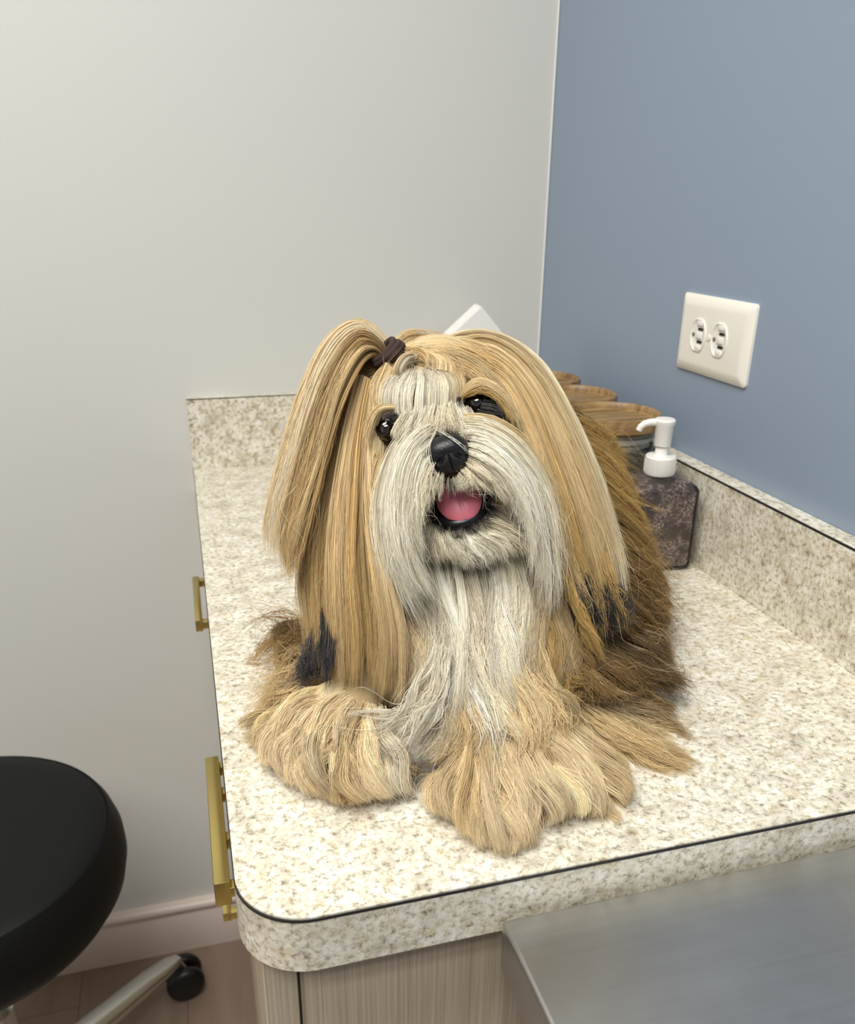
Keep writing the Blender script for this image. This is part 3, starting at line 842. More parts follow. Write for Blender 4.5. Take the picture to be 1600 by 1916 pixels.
# ---- crown between the tie and the far ear
strip('forehead_hair', [[(748, 655, .648), (755, 632, .655), (790, 632, .668), (830, 640, .68)], [(750, 660, .642), (775, 645, .648), (815, 645, .66), (850, 655, .665)], [(755, 665, .632), (795, 657, .632), (835, 662, .632), (880, 682, .630)], [(800, 672, .622), (830, 672, .618), (862, 688, .612), (885, 712, .606)]],
      5000, [TAN * 0.9, PALE, TAN], th=0.003, clumps=26, fly=0.1, frizz=0.0012)
strip('forehead_hair', [
    [(772, 644, .652), (830, 636, .658), (892, 645, .648), (952, 686, .634), (1002, 750, .624)],
    [(782, 655, .642), (838, 650, .642), (895, 668, .631), (946, 715, .618), (988, 780, .610)],
    [(792, 664, .634), (845, 666, .629), (893, 688, .618), (935, 730, .608), (965, 780, .603)],
    [(815, 672, .624), (850, 682, .617), (885, 700, .609), (915, 725, .604), (940, 752, .602)],
], 5000, [PALE, TAN, TAN, TAN], th=0.004, clumps=40, frizz=0.0009, fly=0.06, lenvar=0.35, root=0.25)
# forehead combed up into the topknot
strip('forehead_hair', [
    [(700, 790, .613), (697, 730, .612), (708, 700, .618), (736, 676, .632)],
    [(724, 796, .607), (722, 740, .603), (735, 712, .61), (764, 690, .626)],
    [(752, 802, .602), (750, 740, .599), (760, 710, .606), (774, 690, .622)],
    [(790, 806, .600), (792, 738, .598), (793, 708, .607), (784, 689, .622)],
    [(828, 796, .601), (836, 728, .601), (826, 703, .609), (795, 690, .622)],
    [(862, 768, .607), (868, 715, .606), (850, 693, .614), (803, 686, .628)],
], 5200, [TAN, WHITE * 0.95, WHITE, WHITE, CREAM * 0.95, TAN * 0.9], th=0.004, clumps=40, lenvar=0.1, frizz=0.0007, colvar=0.10, lock=0.0010, root=0.3)
strip('forehead_hair', [
    [(868, 708, .612), (856, 680, .618), (818, 664, .627), (778, 660, .636), (744, 664, .645)],
    [(830, 696, .612), (828, 678, .615), (800, 664, .623), (770, 661, .632), (742, 668, .643)],
    [(798, 692, .618), (798, 676, .617), (782, 664, .622), (762, 664, .631), (740, 670, .641)],
], 2600, [TAN, PALE, TAN], th=0.005, clumps=18, lenvar=0.06, frizz=0.0005)
strip('forehead_hair', [
    [(738, 712, .618), (738, 692, .612), (750, 672, .613), (768, 668, .622), (760, 686, .63)],
    [(750, 705, .616), (752, 690, .611), (762, 675, .613), (774, 674, .622), (768, 690, .63)],
], 900, [PALE, CREAM], th=0.003, clumps=10, lenvar=0.05, frizz=0.0004)
# side of the forehead next to the tie
strip('forehead_hair', [[(722, 690, .628), (712, 720, .617), (706, 750, .613), (712, 780, .608)], [(735, 690, .622), (722, 722, .611), (718, 752, .607), (728, 778, .604)]],
      900, [TAN, PALE], th=0.003, clumps=10, frizz=0.0006)

# ---- brows
strip('face_hair', [
    [(758, 776, .602), (738, 766, .600), (712, 772, .601), (694, 810, .601), (690, 880, .598)],
    [(762, 770, .605), (736, 755, .604), (704, 765, .605), (684, 810, .605), (680, 900, .604)],
], 700, [TAN, TAN], th=0.002, clumps=14, frizz=0.0009, lenvar=0.5, root=0.35, lock=0.0008)
strip('face_hair', [[(706, 842, .603), (700, 870, .600), (694, 910, .597), (696, 980, .595)], [(722, 848, .600), (712, 872, .594), (702, 920, .592), (703, 990, .592)]],
      700, [TAN * 0.8, TAN], th=0.002, clumps=14, lenvar=0.5, root=0.5, lock=0.0008, frizz=0.0009)
strip('face_hair', [
    [(852, 750, .606), (868, 722, .604), (900, 708, .603), (940, 728, .600), (968, 770, .598), (985, 830, .596)],
    [(858, 752, .605), (878, 732, .600), (905, 722, .598), (940, 745, .595), (960, 780, .594), (972, 820, .594)],
    [(862, 748, .604), (882, 738, .599), (905, 733, .596), (930, 748, .594), (946, 770, .594), (955, 795, .594)],
], 1300, [TAN, TAN, GOLD * 0.9], th=0.002, clumps=18, frizz=0.0009, lenvar=0.5, root=0.35, lock=0.0008)
strip('face_hair', [[(898, 778, .600), (915, 782, .597), (938, 782, .596), (955, 790, .595)], [(905, 748, .602), (925, 752, .600), (942, 764, .598), (955, 785, .596)]], 500, [BLACK, GREY * 1.3], th=0.003, K=10, lenvar=0.4)  # dark strands put in for the shadow at the eye's outer corner
# short dark hair around the eyes
strip('face_hair', [[(740, 780, .600), (728, 776, .599), (714, 784, .600)], [(748, 790, .598), (742, 786, .596), (735, 788, .597)]], 200, [GREY * 1.4], th=0.001, K=8, rad=0.00014)
strip('face_hair', [[(858, 765, .600), (866, 770, .598), (880, 782, .596)], [(862, 745, .602), (856, 755, .600), (852, 768, .598)]], 260, [GREY * 1.6], th=0.001, K=8, rad=0.00014)

# ---- white muzzle and moustache
strip('muzzle_hair', [
    [(784, 790, .596), (756, 812, .592), (730, 850, .592), (708, 915, .591), (704, 1000, .589), (722, 1090, .590), (752, 1170, .592)],
    [(796, 790, .591), (768, 812, .583), (742, 852, .580), (720, 930, .579), (718, 1020, .577), (742, 1110, .580), (780, 1190, .584)],
    [(806, 797, .584), (777, 816, .574), (750, 860, .571), (736, 930, .570), (740, 1020, .568), (768, 1110, .574), (806, 1190, .580)],
    [(809, 815, .577), (787, 835, .568), (767, 880, .564), (757, 950, .563), (764, 1030, .564), (795, 1105, .572), (830, 1170, .580)],
    [(806, 840, .574), (790, 860, .564), (777, 910, .561), (773, 970, .560), (782, 1040, .562), (812, 1105, .566)],
    [(808, 865, .574), (799, 885, .564), (793, 925, .561), (790, 965, .561), (794, 1000, .564)],
    [(818, 882, .575), (813, 900, .566), (809, 928, .563), (806, 955, .563)],
], 10000, [CREAM, WHITE, WHITE, WHITE, WHITE, CREAM, CREAM * 0.95], th=0.008, clumps=50, wave=0.0014, freq=1.1, frizz=0.0013, fly=0.07, colvar=0.14, lenvar=0.6, root=0.25)
strip('muzzle_hair', [
    [(866, 882, .575), (875, 896, .566), (888, 912, .565), (905, 925, .566)],
    [(873, 866, .574), (892, 884, .564), (918, 908, .562), (945, 945, .563)],
    [(879, 845, .574), (906, 860, .563), (946, 895, .560), (976, 950, .562), (992, 1015, .565)],
    [(873, 822, .576), (906, 830, .564), (951, 865, .561), (988, 930, .562), (1006, 1000, .566), (1010, 1080, .574), (1002, 1150, .582)],
    [(858, 806, .582), (896, 806, .571), (946, 836, .566), (991, 890, .567), (1019, 960, .570), (1032, 1040, .575), (1036, 1110, .582), (1030, 1180, .588)],
    [(850, 792, .590), (891, 788, .578), (941, 808, .573), (986, 850, .573), (1022, 920, .577), (1042, 1000, .580), (1050, 1090, .586), (1052, 1170, .592)],
    [(844, 786, .596), (886, 780, .587), (932, 788, .581), (982, 825, .580), (1020, 885, .584), (1047, 965, .587), (1060, 1060, .591), (1068, 1140, .597)],
], 10500, [CREAM * 0.95, CREAM, WHITE, WHITE, WHITE, CREAM, TAN], th=0.008, clumps=50, wave=0.0014, freq=1.1, frizz=0.0013, fly=0.07, colvar=0.14, lenvar=0.6, root=0.25)
# bridge of the nose: short, parted down the middle
strip('muzzle_hair', [
    [(758, 772, .599), (748, 788, .594), (737, 808, .590), (730, 834, .588)],
    [(790, 762, .598), (786, 784, .592), (778, 808, .581), (774, 838, .571)],
    [(812, 758, .598), (806, 784, .590), (800, 810, .577), (796, 832, .571)],
    [(828, 755, .598), (826, 782, .589), (822, 804, .577), (816, 818, .573)],
    [(842, 752, .599), (846, 778, .589), (853, 803, .578), (864, 818, .573)],
    [(856, 750, .601), (868, 774, .591), (882, 803, .579), (894, 832, .570)],
    [(868, 764, .600), (886, 780, .592), (905, 802, .583), (922, 825, .577)],
], 3400, [CREAM, WHITE, CREAM, CREAM, CREAM, WHITE, CREAM], th=0.003, clumps=36, K=12, lenvar=0.4, root=0.5, frizz=0.0008, fly=0.06)
# lip fringe under the nose
strip('muzzle_hair', [
    [(812, 880, .575), (806, 905, .565), (804, 948, .563)], [(826, 890, .573), (823, 910, .564), (822, 942, .563)], [(842, 893, .572), (843, 910, .564), (846, 934, .563)],
    [(856, 892, .572), (862, 908, .564), (870, 927, .563)], [(866, 887, .573), (880, 902, .564), (897, 921, .564)], [(872, 876, .574), (892, 894, .564), (918, 914, .565)],
], 1100, [CREAM, CREAM * 0.85, GREY * 2.0, CREAM * 0.8, CREAM * 0.9, CREAM], th=0.003, clumps=22, K=10, lenvar=0.5, frizz=0.0007, spread=0.25, tight=0.9, root=0.15)
# hair over the mouth corners and the short dark fringe of the lower lip
strip('muzzle_hair', [[(786, 890, .566), (786, 930, .562), (790, 975, .565)], [(800, 892, .565), (800, 930, .561), (806, 968, .563)], [(812, 896, .565), (812, 925, .562), (816, 950, .562)]], 500, [WHITE, CREAM, CREAM], th=0.002, clumps=14, lenvar=0.5, frizz=0.0008, K=12)
strip('chin_hair', [[(804, 970, .597), (804, 982, .592), (810, 998, .588)], [(824, 984, .588), (826, 994, .583), (832, 1008, .581)], [(850, 990, .582), (852, 998, .578), (856, 1012, .578)], [(878, 986, .582), (884, 995, .578), (892, 1008, .578)], [(904, 970, .586), (912, 980, .582), (922, 992, .581)], [(920, 948, .593), (930, 956, .588), (942, 968, .586)]],
      450, [GREY, GREY, BLACK * 1.4, BLACK * 1.4, GREY, GREY], tipcol=(CREAM, 0.3, 0.9), th=0.001, clumps=30, K=8, lenvar=0.5, rad=0.00014)
# a few long stray hairs across the nose
strip('muzzle_hair', [[(812, 806, .575), (798, 840, .561), (806, 875, .558), (832, 905, .560)], [(818, 806, .575), (804, 840, .561), (812, 878, .558), (836, 908, .560)]], 3, WHITE, th=0.001, clumps=6, rad=0.00016, lenvar=0.1)
strip('muzzle_hair', [[(812, 800, .578), (838, 815, .564), (862, 832, .560), (884, 852, .561)], [(816, 797, .578), (842, 812, .564), (868, 830, .560), (890, 850, .561)]], 4, WHITE, th=0.001, clumps=6, rad=0.00016, lenvar=0.1)
# chin
strip('chin_hair', [
    [(804, 970, .598), (797, 988, .590), (790, 1020, .588), (800, 1060, .590)],
    [(828, 990, .591), (826, 1004, .584), (832, 1030, .582), (845, 1070, .584)],
    [(855, 997, .590), (862, 1012, .581), (875, 1035, .580), (890, 1075, .584)],
    [(885, 992, .590), (902, 1006, .581), (930, 1025, .580), (955, 1070, .584)],
    [(912, 976, .592), (937, 988, .585), (972, 1005, .583), (1000, 1060, .586)],
    [(920, 945, .594), (950, 955, .588), (992, 985, .586), (1022, 1050, .589)],
], 4200, [CREAM * 0.85, CREAM, WHITE, WHITE, CREAM, CREAM * 0.9], th=0.006, clumps=36, wave=0.0012, frizz=0.001, fly=0.05, lenvar=0.4)

# ---- chest
strip('chest_hair', [
    [(720, 1010, .622), (737, 1100, .612), (763, 1180, .602), (765, 1260, .588), (735, 1345, .572)],
    [(768, 1010, .614), (790, 1110, .602), (811, 1190, .592), (801, 1270, .577), (768, 1350, .562)],
    [(820, 1010, .609), (840, 1110, .598), (856, 1190, .588), (846, 1270, .571), (806, 1375, .553)],
    [(868, 1015, .607), (880, 1110, .597), (886, 1190, .587), (880, 1270, .571), (868, 1370, .556)],
    [(918, 1015, .607), (930, 1110, .597), (936, 1190, .587), (936, 1270, .571), (950, 1375, .555)],
    [(965, 1010, .611), (985, 1110, .601), (986, 1190, .591), (976, 1260, .578), (1000, 1375, .563)],
    [(1010, 1010, .616), (1036, 1110, .608), (1026, 1190, .598), (1010, 1270, .587), (1032, 1345, .577)],
], 15000, [PALE * 0.85, CREAM, WHITE, CREAM, WHITE, CREAM * 0.97, TAN], th=0.016, clumps=44, wave=0.0052, freq=1.0, frizz=0.0015, fly=0.06, colvar=0.16, lenvar=0.4, tipcol=(PALE, 0.7, 0.4))
# curls that spill between the paws
strip('chest_hair', [
    [(790, 1300, .584), (815, 1345, .568), (808, 1400, .562), (768, 1425, .566)],
    [(835, 1300, .580), (862, 1350, .562), (858, 1405, .555), (805, 1440, .557)],
    [(880, 1305, .577), (908, 1355, .560), (905, 1415, .550), (855, 1455, .547)],
    [(935, 1305, .577), (968, 1355, .561), (975, 1410, .551), (935, 1450, .543)],
    [(985, 1300, .580), (1022, 1360, .566), (1030, 1420, .553), (1000, 1470, .543)],
], 5200, [CREAM * 0.9, TAN, PALE, PALE, TAN], th=0.012, clumps=26, wave=0.0035, freq=1.2, frizz=0.0015, fly=0.08, lenvar=0.35)
strip('chest_hair', [[(815, 1190, .578), (795, 1260, .567), (755, 1310, .561), (690, 1338, .560), (605, 1338, .566)], [(835, 1200, .577), (815, 1290, .563), (768, 1345, .556), (715, 1370, .555), (640, 1385, .556)], [(845, 1210, .577), (826, 1310, .560), (782, 1360, .554), (735, 1410, .549), (690, 1455, .546)]],
      650, [WHITE, CREAM, WHITE], th=0.010, clumps=12, wave=0.0045, frizz=0.0018, fly=0.15, tight=0.8, root=0.55, lenvar=0.5, spread=0.5)

strip('chest_hair', [
    [(850, 1180, .592), (868, 1260, .576), (888, 1325, .564), (895, 1380, .554), (862, 1420, .549), (835, 1425, .549)],
    [(890, 1180, .592), (905, 1260, .575), (925, 1325, .562), (938, 1390, .549), (912, 1432, .543), (880, 1440, .543)],
    [(940, 1180, .592), (952, 1260, .577), (975, 1325, .563), (985, 1385, .551), (965, 1425, .545), (935, 1440, .543)],
    [(980, 1180, .598), (995, 1255, .583), (1024, 1318, .570), (1035, 1375, .559), (1020, 1415, .552), (990, 1430, .549)],
    [(1015, 1180, .604), (1030, 1250, .591), (1062, 1305, .580), (1080, 1355, .571), (1075, 1395, .564), (1050, 1410, .561)],
], 2200, [WHITE, CREAM, PALE, PALE, TAN], th=0.008, clumps=22, wave=0.004, freq=0.9, frizz=0.0014, fly=0.12, lenvar=0.5, root=0.7, curl=0.004, coh=0.3, colvar=0.16)
# ---- front paws
strip('paw_hair', [
    [(640, 1275, .628), (570, 1298, .615), (505, 1328, .607), (446, 1378, .006)],
    [(642, 1285, .612), (567, 1322, .597), (505, 1362, .594), (470, 1412, .006)],
    [(647, 1292, .598), (577, 1343, .582), (525, 1398, .577), (512, 1452, .006)],
    [(654, 1298, .586), (594, 1358, .569), (554, 1418, .562), (552, 1482, .005)],
    [(667, 1303, .579), (622, 1368, .561), (592, 1438, .554), (602, 1500, .005)],
    [(682, 1308, .576), (660, 1378, .556), (646, 1448, .549), (650, 1514, .005)],
    [(700, 1312, .575), (700, 1378, .556), (700, 1448, .549), (696, 1510, .005)],
    [(715, 1317, .577), (735, 1378, .562), (750, 1438, .555), (736, 1492, .005)],
    [(726, 1322, .583), (757, 1378, .573), (776, 1420, .567), (766, 1466, .006)],
], 13000, [TAN, PAWC, PAWC, PAWC * 0.95, PAWC, TAN, PAWC, CREAM * 0.9, TAN * 0.95], th=0.010, clumps=36, wave=0.0055, freq=0.9, frizz=0.0007, fly=0.04, curl=0.005, colvar=0.17, lenvar=0.08, root=0.6, tight=0.85, spread=0.35, coh=0.3, mdiv=16)
strip('paw_hair', [
    [(880, 1300, .605), (858, 1368, .580), (832, 1428, .563), (802, 1470, .553), (812, 1512, .006)],
    [(900, 1300, .602), (880, 1370, .574), (852, 1428, .552), (826, 1488, .537), (846, 1542, .006)],
    [(920, 1300, .600), (902, 1372, .568), (882, 1438, .542), (862, 1508, .524), (881, 1577, .005)],
    [(938, 1300, .600), (925, 1375, .566), (915, 1448, .537), (908, 1535, .514), (922, 1606, .004)],
    [(955, 1295, .602), (950, 1375, .566), (950, 1448, .537), (956, 1535, .513), (964, 1610, .004)],
    [(975, 1290, .604), (975, 1375, .568), (990, 1448, .540), (1006, 1524, .521), (1002, 1592, .005)],
    [(992, 1285, .608), (1000, 1370, .571), (1030, 1438, .549), (1056, 1498, .534), (1042, 1547, .006)],
    [(1010, 1280, .612), (1025, 1360, .577), (1065, 1428, .557), (1101, 1488, .542), (1088, 1537, .006)],
    [(1028, 1275, .618), (1050, 1350, .586), (1095, 1418, .567), (1140, 1478, .554), (1166, 1532, .005)],
    [(1045, 1270, .625), (1075, 1335, .597), (1130, 1398, .580), (1165, 1438, .572), (1187, 1502, .005)],
], 14000, [TAN, PAWC * 0.95, TAN, PAWC, PAWC, PAWC, PAWC, PAWC, PAWC, TAN], th=0.010, clumps=38, wave=0.0055, freq=0.9, frizz=0.0007, fly=0.04, curl=0.005, colvar=0.17, lenvar=0.08, root=0.6, tight=0.85, spread=0.35, coh=0.3, mdiv=16)

# ---- long fur lying out on the counter at both sides
strip('body_hair', [
    [(1075, 1325, .612), (1140, 1375, .602), (1220, 1430, .590), (1300, 1452, .006)],
    [(1095, 1308, .627), (1170, 1350, .613), (1255, 1400, .604), (1342, 1442, .005)],
    [(1115, 1290, .640), (1190, 1330, .632), (1260, 1362, .625), (1322, 1402, .005)],
    [(1135, 1270, .655), (1200, 1300, .648), (1262, 1332, .645), (1312, 1370, .005)],
], 5000, [TAN, TAN, PALE * 0.9, BROWN], th=0.012, clumps=20, wave=0.003, frizz=0.0016, fly=0.06, lenvar=0.55, root=0.45, tight=0.9, colvar=0.16)
strip('body_hair', [
    [(1040, 1240, .612), (1060, 1270, .604), (1060, 1310, .597), (1035, 1345, .592)],
    [(1060, 1205, .622), (1090, 1245, .612), (1100, 1290, .606), (1085, 1335, .602)],
    [(1095, 1195, .635), (1140, 1235, .625), (1180, 1280, .622), (1235, 1312, .632)],
    [(1125, 1180, .655), (1180, 1218, .648), (1240, 1265, .652), (1300, 1300, .665)],
    [(1155, 1170, .680), (1210, 1195, .680), (1250, 1228, .688), (1290, 1282, .010)],
    [(1165, 1160, .700), (1220, 1180, .705), (1262, 1210, .712), (1268, 1240, .715)],
], 7500, [GOLD * 0.9, BROWN, BROWN, DKBROWN * 1.1, DKBROWN * 1.15, BROWN], th=0.014, clumps=30, wave=0.005, freq=1.1, frizz=0.002, fly=0.10, lenvar=0.4, root=0.25, curl=0.005, coh=0.3, streak=0.1)
# flank
strip('body_hair', [
    [(1045, 750, .82), (1080, 765, .84), (1125, 795, .86), (1168, 842, .875)],
    [(1062, 800, .79), (1105, 815, .81), (1155, 858, .83), (1198, 925, .850)],
    [(1080, 850, .76), (1125, 875, .78), (1180, 928, .80), (1222, 995, .830)],
    [(1100, 910, .735), (1150, 940, .75), (1200, 990, .775), (1242, 1055, .805)],
    [(1110, 970, .715), (1165, 1003, .725), (1220, 1053, .75), (1264, 1112, .785)],
    [(1120, 1020, .690), (1175, 1055, .70), (1230, 1102, .725), (1274, 1162, .765)],
    [(1120, 1070, .675), (1175, 1103, .685), (1225, 1150, .71), (1268, 1200, .755)],
    [(1120, 1110, .662), (1168, 1140, .672), (1215, 1180, .70), (1246, 1222, .745)],
    [(1115, 1150, .650), (1155, 1180, .660), (1195, 1215, .69), (1215, 1245, .725)],
], 21000, [GOLD, GOLD * 0.95, GOLD * 0.95, GOLD * 0.9, BROWN * 1.15, BROWN * 1.1, BROWN, BROWN * 0.85], th=0.014, clumps=90, wave=0.0015, freq=1.2, frizz=0.0022, fly=0.08, lenvar=0.4, root=0.75, colvar=0.14)
strip('body_hair', [
    [(585, 1180, .69), (545, 1168, .70), (512, 1158, .705), (492, 1172, .705)],
    [(588, 1205, .675), (545, 1200, .685), (512, 1215, .69), (500, 1240, .69)],
    [(592, 1230, .66), (545, 1238, .67), (500, 1262, .675), (478, 1292, .004)],
    [(600, 1255, .648), (550, 1268, .655), (500, 1300, .65), (462, 1335, .004)],
    [(608, 1275, .635), (556, 1290, .638), (505, 1320, .63), (455, 1362, .004)],
], 4200, [DKBROWN, BROWN, TAN * 0.9, TAN, PALE * 0.95], th=0.014, clumps=28, wave=0.003, frizz=0.0026, fly=0.15, lenvar=0.4, root=0.3, curl=0.002)

# coat of the trunk, neck and back of the head, combed down and back from the spine
def coat(part, pts, nrm, n, length, K=12, locks=700, rad=0.00018):
    idx = rng.integers(0, len(pts), n)
    p = pts[idx] + rng.normal(0, 0.0012, (n, 3)); nn = nrm[idx]
    lc = rng.integers(0, n, locks)
    near = np.concatenate([((p[i:i + 2000, None, :] - p[lc][None]) ** 2).sum(-1).argmin(1) for i in range(0, n, 2000)])
    lock_i = lc[near]
    flow = np.array([0, 0.25, -1.0]) + rng.normal(0, 0.16, (n, 3)) + np.c_[np.sign(p[:, 0] - 0.265) * 0.35, np.zeros(n), np.zeros(n)]
    flow = flow - nn * (flow * nn).sum(1, keepdims=True); flow /= np.maximum(np.linalg.norm(flow, axis=1, keepdims=True), 1e-6)
    flow = 0.45 * flow + 0.55 * flow[lock_i]
    ln = length * (0.65 + 0.5 * rng.random((n, 1)))
    t = np.linspace(0, 1, K)[None, :, None]
    P = p[:, None] + flow[:, None] * (ln[:, None] * t) + nn[:, None] * (0.010 * np.sin(PI * np.minimum(t * 0.75, 1)))
    P[..., 2] -= 0.25 * ln * t[..., 0] ** 2
    P = P + (P[lock_i] - P) * (0.45 * t ** 1.5)
    ph = rng.random((n, 1, 1)) * 6.28
    P = P + rng.normal(0, 1, (n, 1, 3)) * 0.0022 * t * np.sin(5 * t + ph)
    P = pushout(P); P[..., 2] = np.maximum(P[..., 2], H + 0.0006 + 0.002 * rng.random((n, 1)))
    up = np.clip((p[:, 2] - H) / 0.15, 0, 1)[:, None]
    c = (BROWN * (1 - up) + GOLD * up) * np.exp(rng.normal(0, 0.14, (n, 1))) * np.exp(rng.normal(0, 0.14, n))[lock_i][:, None]
    HAIR.setdefault(part, []).append((P, np.clip(np.repeat(c[:, None], K, 1), 0.003, 0.95), np.repeat(rad * (1 - np.linspace(0, 1, K) ** 3 * 0.85)[None], n, 0)))
bside = (co[:, 2] > H + 0.008) & (((co[:, 1] > 0.285) & (co[:, 2] < 1.115)) | ((nor @ FWD > 0.15) & (co[:, 1] > 0.22)))
coat('body_hair', co[bside], nor[bside], 16000, 0.055)

HAIR_LABEL = {'topknot_hair': 'pale golden tail of hair from the tied topknot', 'ear_hair': 'long straight tan ear hair with dark tips', 'forehead_hair': 'cream hair combed up into the topknot',
              'muzzle_hair': 'white moustache and muzzle hair', 'chin_hair': 'white chin beard', 'chest_hair': 'wavy cream chest hair', 'paw_hair': 'curly pale tan hair over the front paws',
              'body_hair': 'brown coat of flank and hind legs', 'face_hair': None}
for part, blocks in HAIR.items():
    n = sum(len(b[0]) for b in blocks)
    sizes = np.concatenate([np.full(len(b[0]), b[0].shape[1]) for b in blocks]).astype(int)
    P = np.concatenate([b[0].reshape(-1, 3) for b in blocks]); Cc = np.concatenate([b[1].reshape(-1, 3) for b in blocks]); R = np.concatenate([np.broadcast_to(b[2], b[0].shape[:2]).ravel() for b in blocks])
    hc = bpy.data.hair_curves.new(part)
    hc.add_curves([int(s) for s in sizes])
    hc.attributes['position'].data.foreach_set('vector', (P - np.array(dog.location)).astype(np.float32).ravel())
    ra = hc.attributes.get('radius') or hc.attributes.new('radius', 'FLOAT', 'POINT')
    ra.data.foreach_set('value', R.astype(np.float32))
    at_ = hc.attributes.new('col', 'FLOAT_COLOR', 'POINT'); at_.data.foreach_set('color', np.c_[Cc, np.ones(len(Cc))].astype(np.float32).ravel())
    hc.materials.append(M_HAIR)
    o = bpy.data.objects.new(part, hc); C.objects.link(o); o.parent = dog
    o['kind'] = 'stuff'
    if HAIR_LABEL.get(part): o['label'] = HAIR_LABEL[part]

# ---- eyes, nose, mouth, tie
M_EYE = mat('dark_eye', srgb(18, 12, 9), 0.03, spec=0.8, Coat_Weight=1.0, Coat_Roughness=0.01)
M_LID = mat('eyelid_black', srgb(24, 20, 19), 0.35)
M_NOSE = mat('nose_black', srgb(17, 16, 17), 0.38, spec=0.45); _t = NT(M_NOSE)
_v = _t.n('ShaderNodeTexVoronoi'); _v.inputs['Scale'].default_value = 900; _t.l(_t.coords(), _v.inputs['Vector']); _t.bump(_v.outputs['Distance'], 0.35, 0.0004)
M_TONGUE = mat('tongue_pink', srgb(200, 110, 122), 0.42, spec=0.4, Subsurface_Weight=0.25)
M_TONGUE.node_tree.nodes['Principled BSDF'].inputs['Subsurface Radius'].default_value = (0.004, 0.0015, 0.001)
_t = NT(M_TONGUE); _t.bump(_t.noise(_t.coords(), 1400, 2, 0.5), 0.15, 0.0003)
M_MOUTH = mat('mouth_dark', srgb(30, 17, 18), 0.4)
M_LIP = mat('lip_black', srgb(20, 18, 19), 0.3)
M_TIE = mat('dark_brown_elastic', srgb(58, 40, 34), 0.85); _t = NT(M_TIE)
_t.bump(_t.noise(_t.coords((1, 1, 1)), 1600, 2, 0.6), 0.8, 0.0006)

def deform_sphere(name, center, fn, m, parent, nu=40, nv=28):
    """fn(theta 0..pi, phi 0..2pi) -> head-frame offset (right, up, toward viewer)"""
    bm = bmesh.new(); rings = []
    for i in range(nv + 1):
        th = PI * i / nv
        row = []
        for k in range(nu):
            ph = 2 * PI * k / nu
            o = fn(th, ph); p = center + hR * o[0] + hU * o[1] - FWD * o[2]
            row.append(p)
        rings.append([bm.verts.new(row[0])] if i in (0, nv) else [bm.verts.new(p) for p in row])
    for a, b in zip(rings, rings[1:]):
        for k in range(nu):
            k2 = (k + 1) % nu
            if len(a) == 1: bm.faces.new((a[0], b[k], b[k2]))
            elif len(b) == 1: bm.faces.new((a[k], b[0], a[k2]))
            else: bm.faces.new((a[k], b[k], b[k2], a[k2]))
    return bm_obj(name, bm, m, parent, angle=80)

def sph(rx, ry, rz):
    return lambda th, ph: (rx * math.sin(th) * math.cos(ph), ry * math.sin(th) * math.sin(ph), rz * math.cos(th))
for (ex, ey, ed) in ((724, 803, .604), (893, 755, .602)):
    c = A(ex, ey, ed + 0.008)
    e = deform_sphere('eye', c, sph(0.0088, 0.0088, 0.0088), M_EYE, dog)
    deform_sphere('eyelid', c + FWD * 0.0030, sph(0.0104, 0.0098, 0.0082), M_LID, e)
def nose_fn(th, ph):
    x, y, z = math.sin(th) * math.cos(ph), math.sin(th) * math.sin(ph), math.cos(th)
    w = 0.0152 * (1.0 - 0.30 * max(0, -y) ** 1.3 + 0.02 * y)
    X = math.copysign(abs(x) ** 0.85, x) * w
    Y = math.copysign(abs(y) ** 0.88, y) * 0.0142
    Z = (0.0125 if z > 0 else 0.010) * math.copysign(abs(z) ** 0.75, z)
    if z > -0.2:
        for s in (-1, 1):
            dx, dy = X - s * 0.0064, Y + 0.0030
            Z -= 0.0034 * math.exp(-((dx / 0.0030) ** 2 + ((dy + s * dx * 0.5) / 0.0021) ** 2))
            dx2, dy2 = X - s * 0.0110, Y + 0.0040
            Z -= 0.0016 * math.exp(-((dx2 / 0.0028) ** 2 + (dy2 / 0.0014) ** 2))
        Z -= 0.0016 * math.exp(-(X / 0.0008) ** 2) * (1 if Y < 0.001 else 0)
        Z += 0.0012 * math.exp(-((Y - 0.006) / 0.005) ** 2)
    return X, Y, Z
deform_sphere('nose', A(838, 853, .5765), nose_fn, M_NOSE, dog, 64, 48)
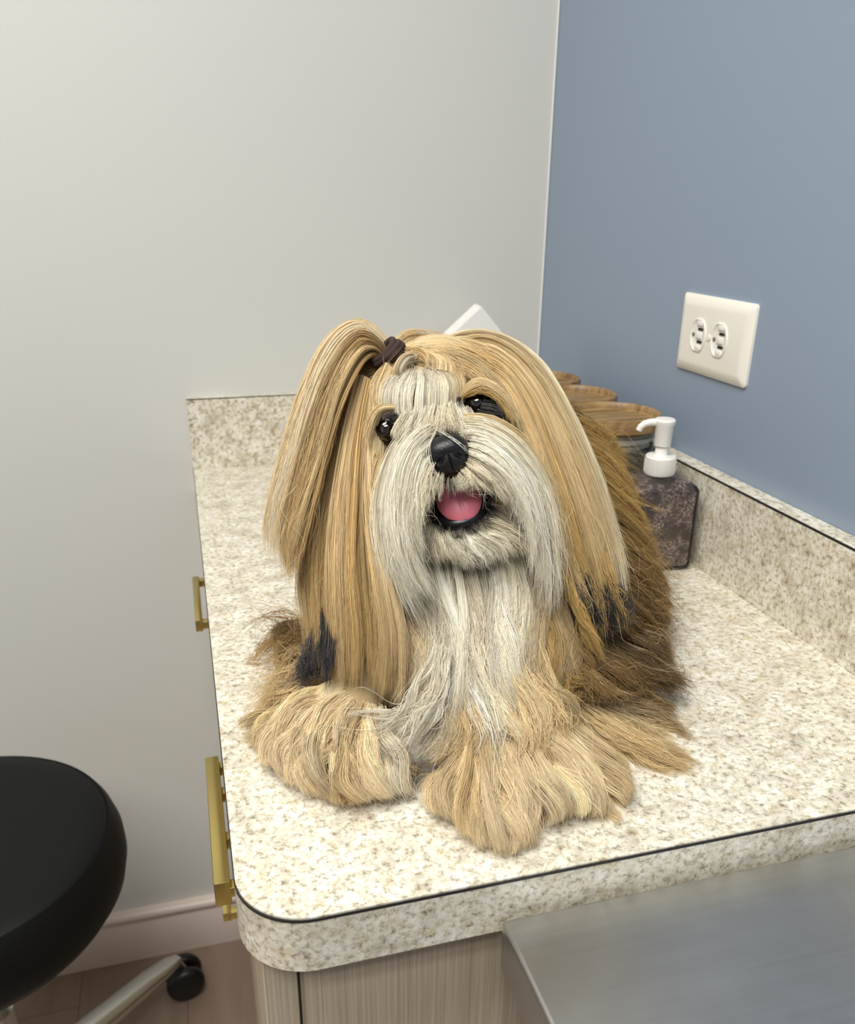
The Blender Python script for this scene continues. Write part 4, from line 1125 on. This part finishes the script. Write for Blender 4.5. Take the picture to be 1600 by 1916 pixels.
# mouth: dark cavity, tongue, black lower lip
deform_sphere('mouth', A(864, 941, .597), sph(0.0215, 0.0118, 0.010), M_MOUTH, dog)['label'] = 'dark open mouth'
def tongue_fn(th, ph):
    x, y, z = math.sin(th) * math.cos(ph), math.sin(th) * math.sin(ph), math.cos(th)
    X = 0.0156 * math.copysign(abs(x) ** 0.85, x) * (1 - 0.12 * max(0, -y))
    Y = 0.0150 * math.copysign(abs(y) ** 0.9, y)
    Z = 0.0042 * z + 0.0040 * max(0, -y) * 0.9 - 0.003 * x * x
    if z > 0: Z -= 0.0007 * math.exp(-(X / 0.0013) ** 2)
    return X, Y, Z
deform_sphere('tongue', A(860, 936, .5840), tongue_fn, M_TONGUE, dog, 48, 36)
# lower lip: a black band curving under the tongue from corner to corner
lipc = [(794, 955, .604), (806, 966, .598), (824, 975, .589), (846, 980, .584), (868, 978, .583), (890, 968, .585), (907, 951, .590), (917, 934, .597), (930, 920, .605)]
lp = catmull(np.array([A(*p) for p in lipc]), 40)
bm = bmesh.new(); tube(bm, lp, [0.0014 + 0.0026 * math.sin(PI * i / 39) for i in range(40)], 14)
bm_obj('lower_lip', bm, M_LIP, dog, angle=80)
lipc = [(795, 950, .606), (812, 926, .599), (832, 912, .593), (848, 905, .590), (866, 902, .590), (888, 902, .592), (912, 910, .597), (930, 920, .606)]
lp = catmull(np.array([A(*p) for p in lipc]), 40)
bm = bmesh.new(); tube(bm, lp, [0.0016 + 0.0018 * math.sin(PI * i / 39) for i in range(40)], 12)
bm_obj('upper_lip', bm, M_LIP, dog, angle=80)

# hair tie: dark elastic wound round the base of the tail
tc_ = A(729, 664, .636); tax = A(700, 640, .632) - A(752, 684, .640); tax /= np.linalg.norm(tax)
ta = np.cross(tax, FWD); ta /= np.linalg.norm(ta); tb_ = np.cross(tax, ta)
bm = bmesh.new()
for k, off in enumerate((-0.0052, -0.0018, 0.0018, 0.0050)):
    ring = []
    rr_ = (0.0098, 0.0112, 0.0112, 0.0098)[k]
    for i in range(29):
        a = 2 * PI * i / 28
        ring.append(tc_ + tax * (off + 0.0012 * math.sin(a + k)) + (ta * math.cos(a) + tb_ * math.sin(a)) * (rr_ + 0.0004 * math.sin(5 * a + k)))
    tube(bm, ring, 0.0027, 10, cap=False)
bm_obj('hair_tie', bm, M_TIE, dog, angle=80)['label'] = 'dark brown elastic hair tie'
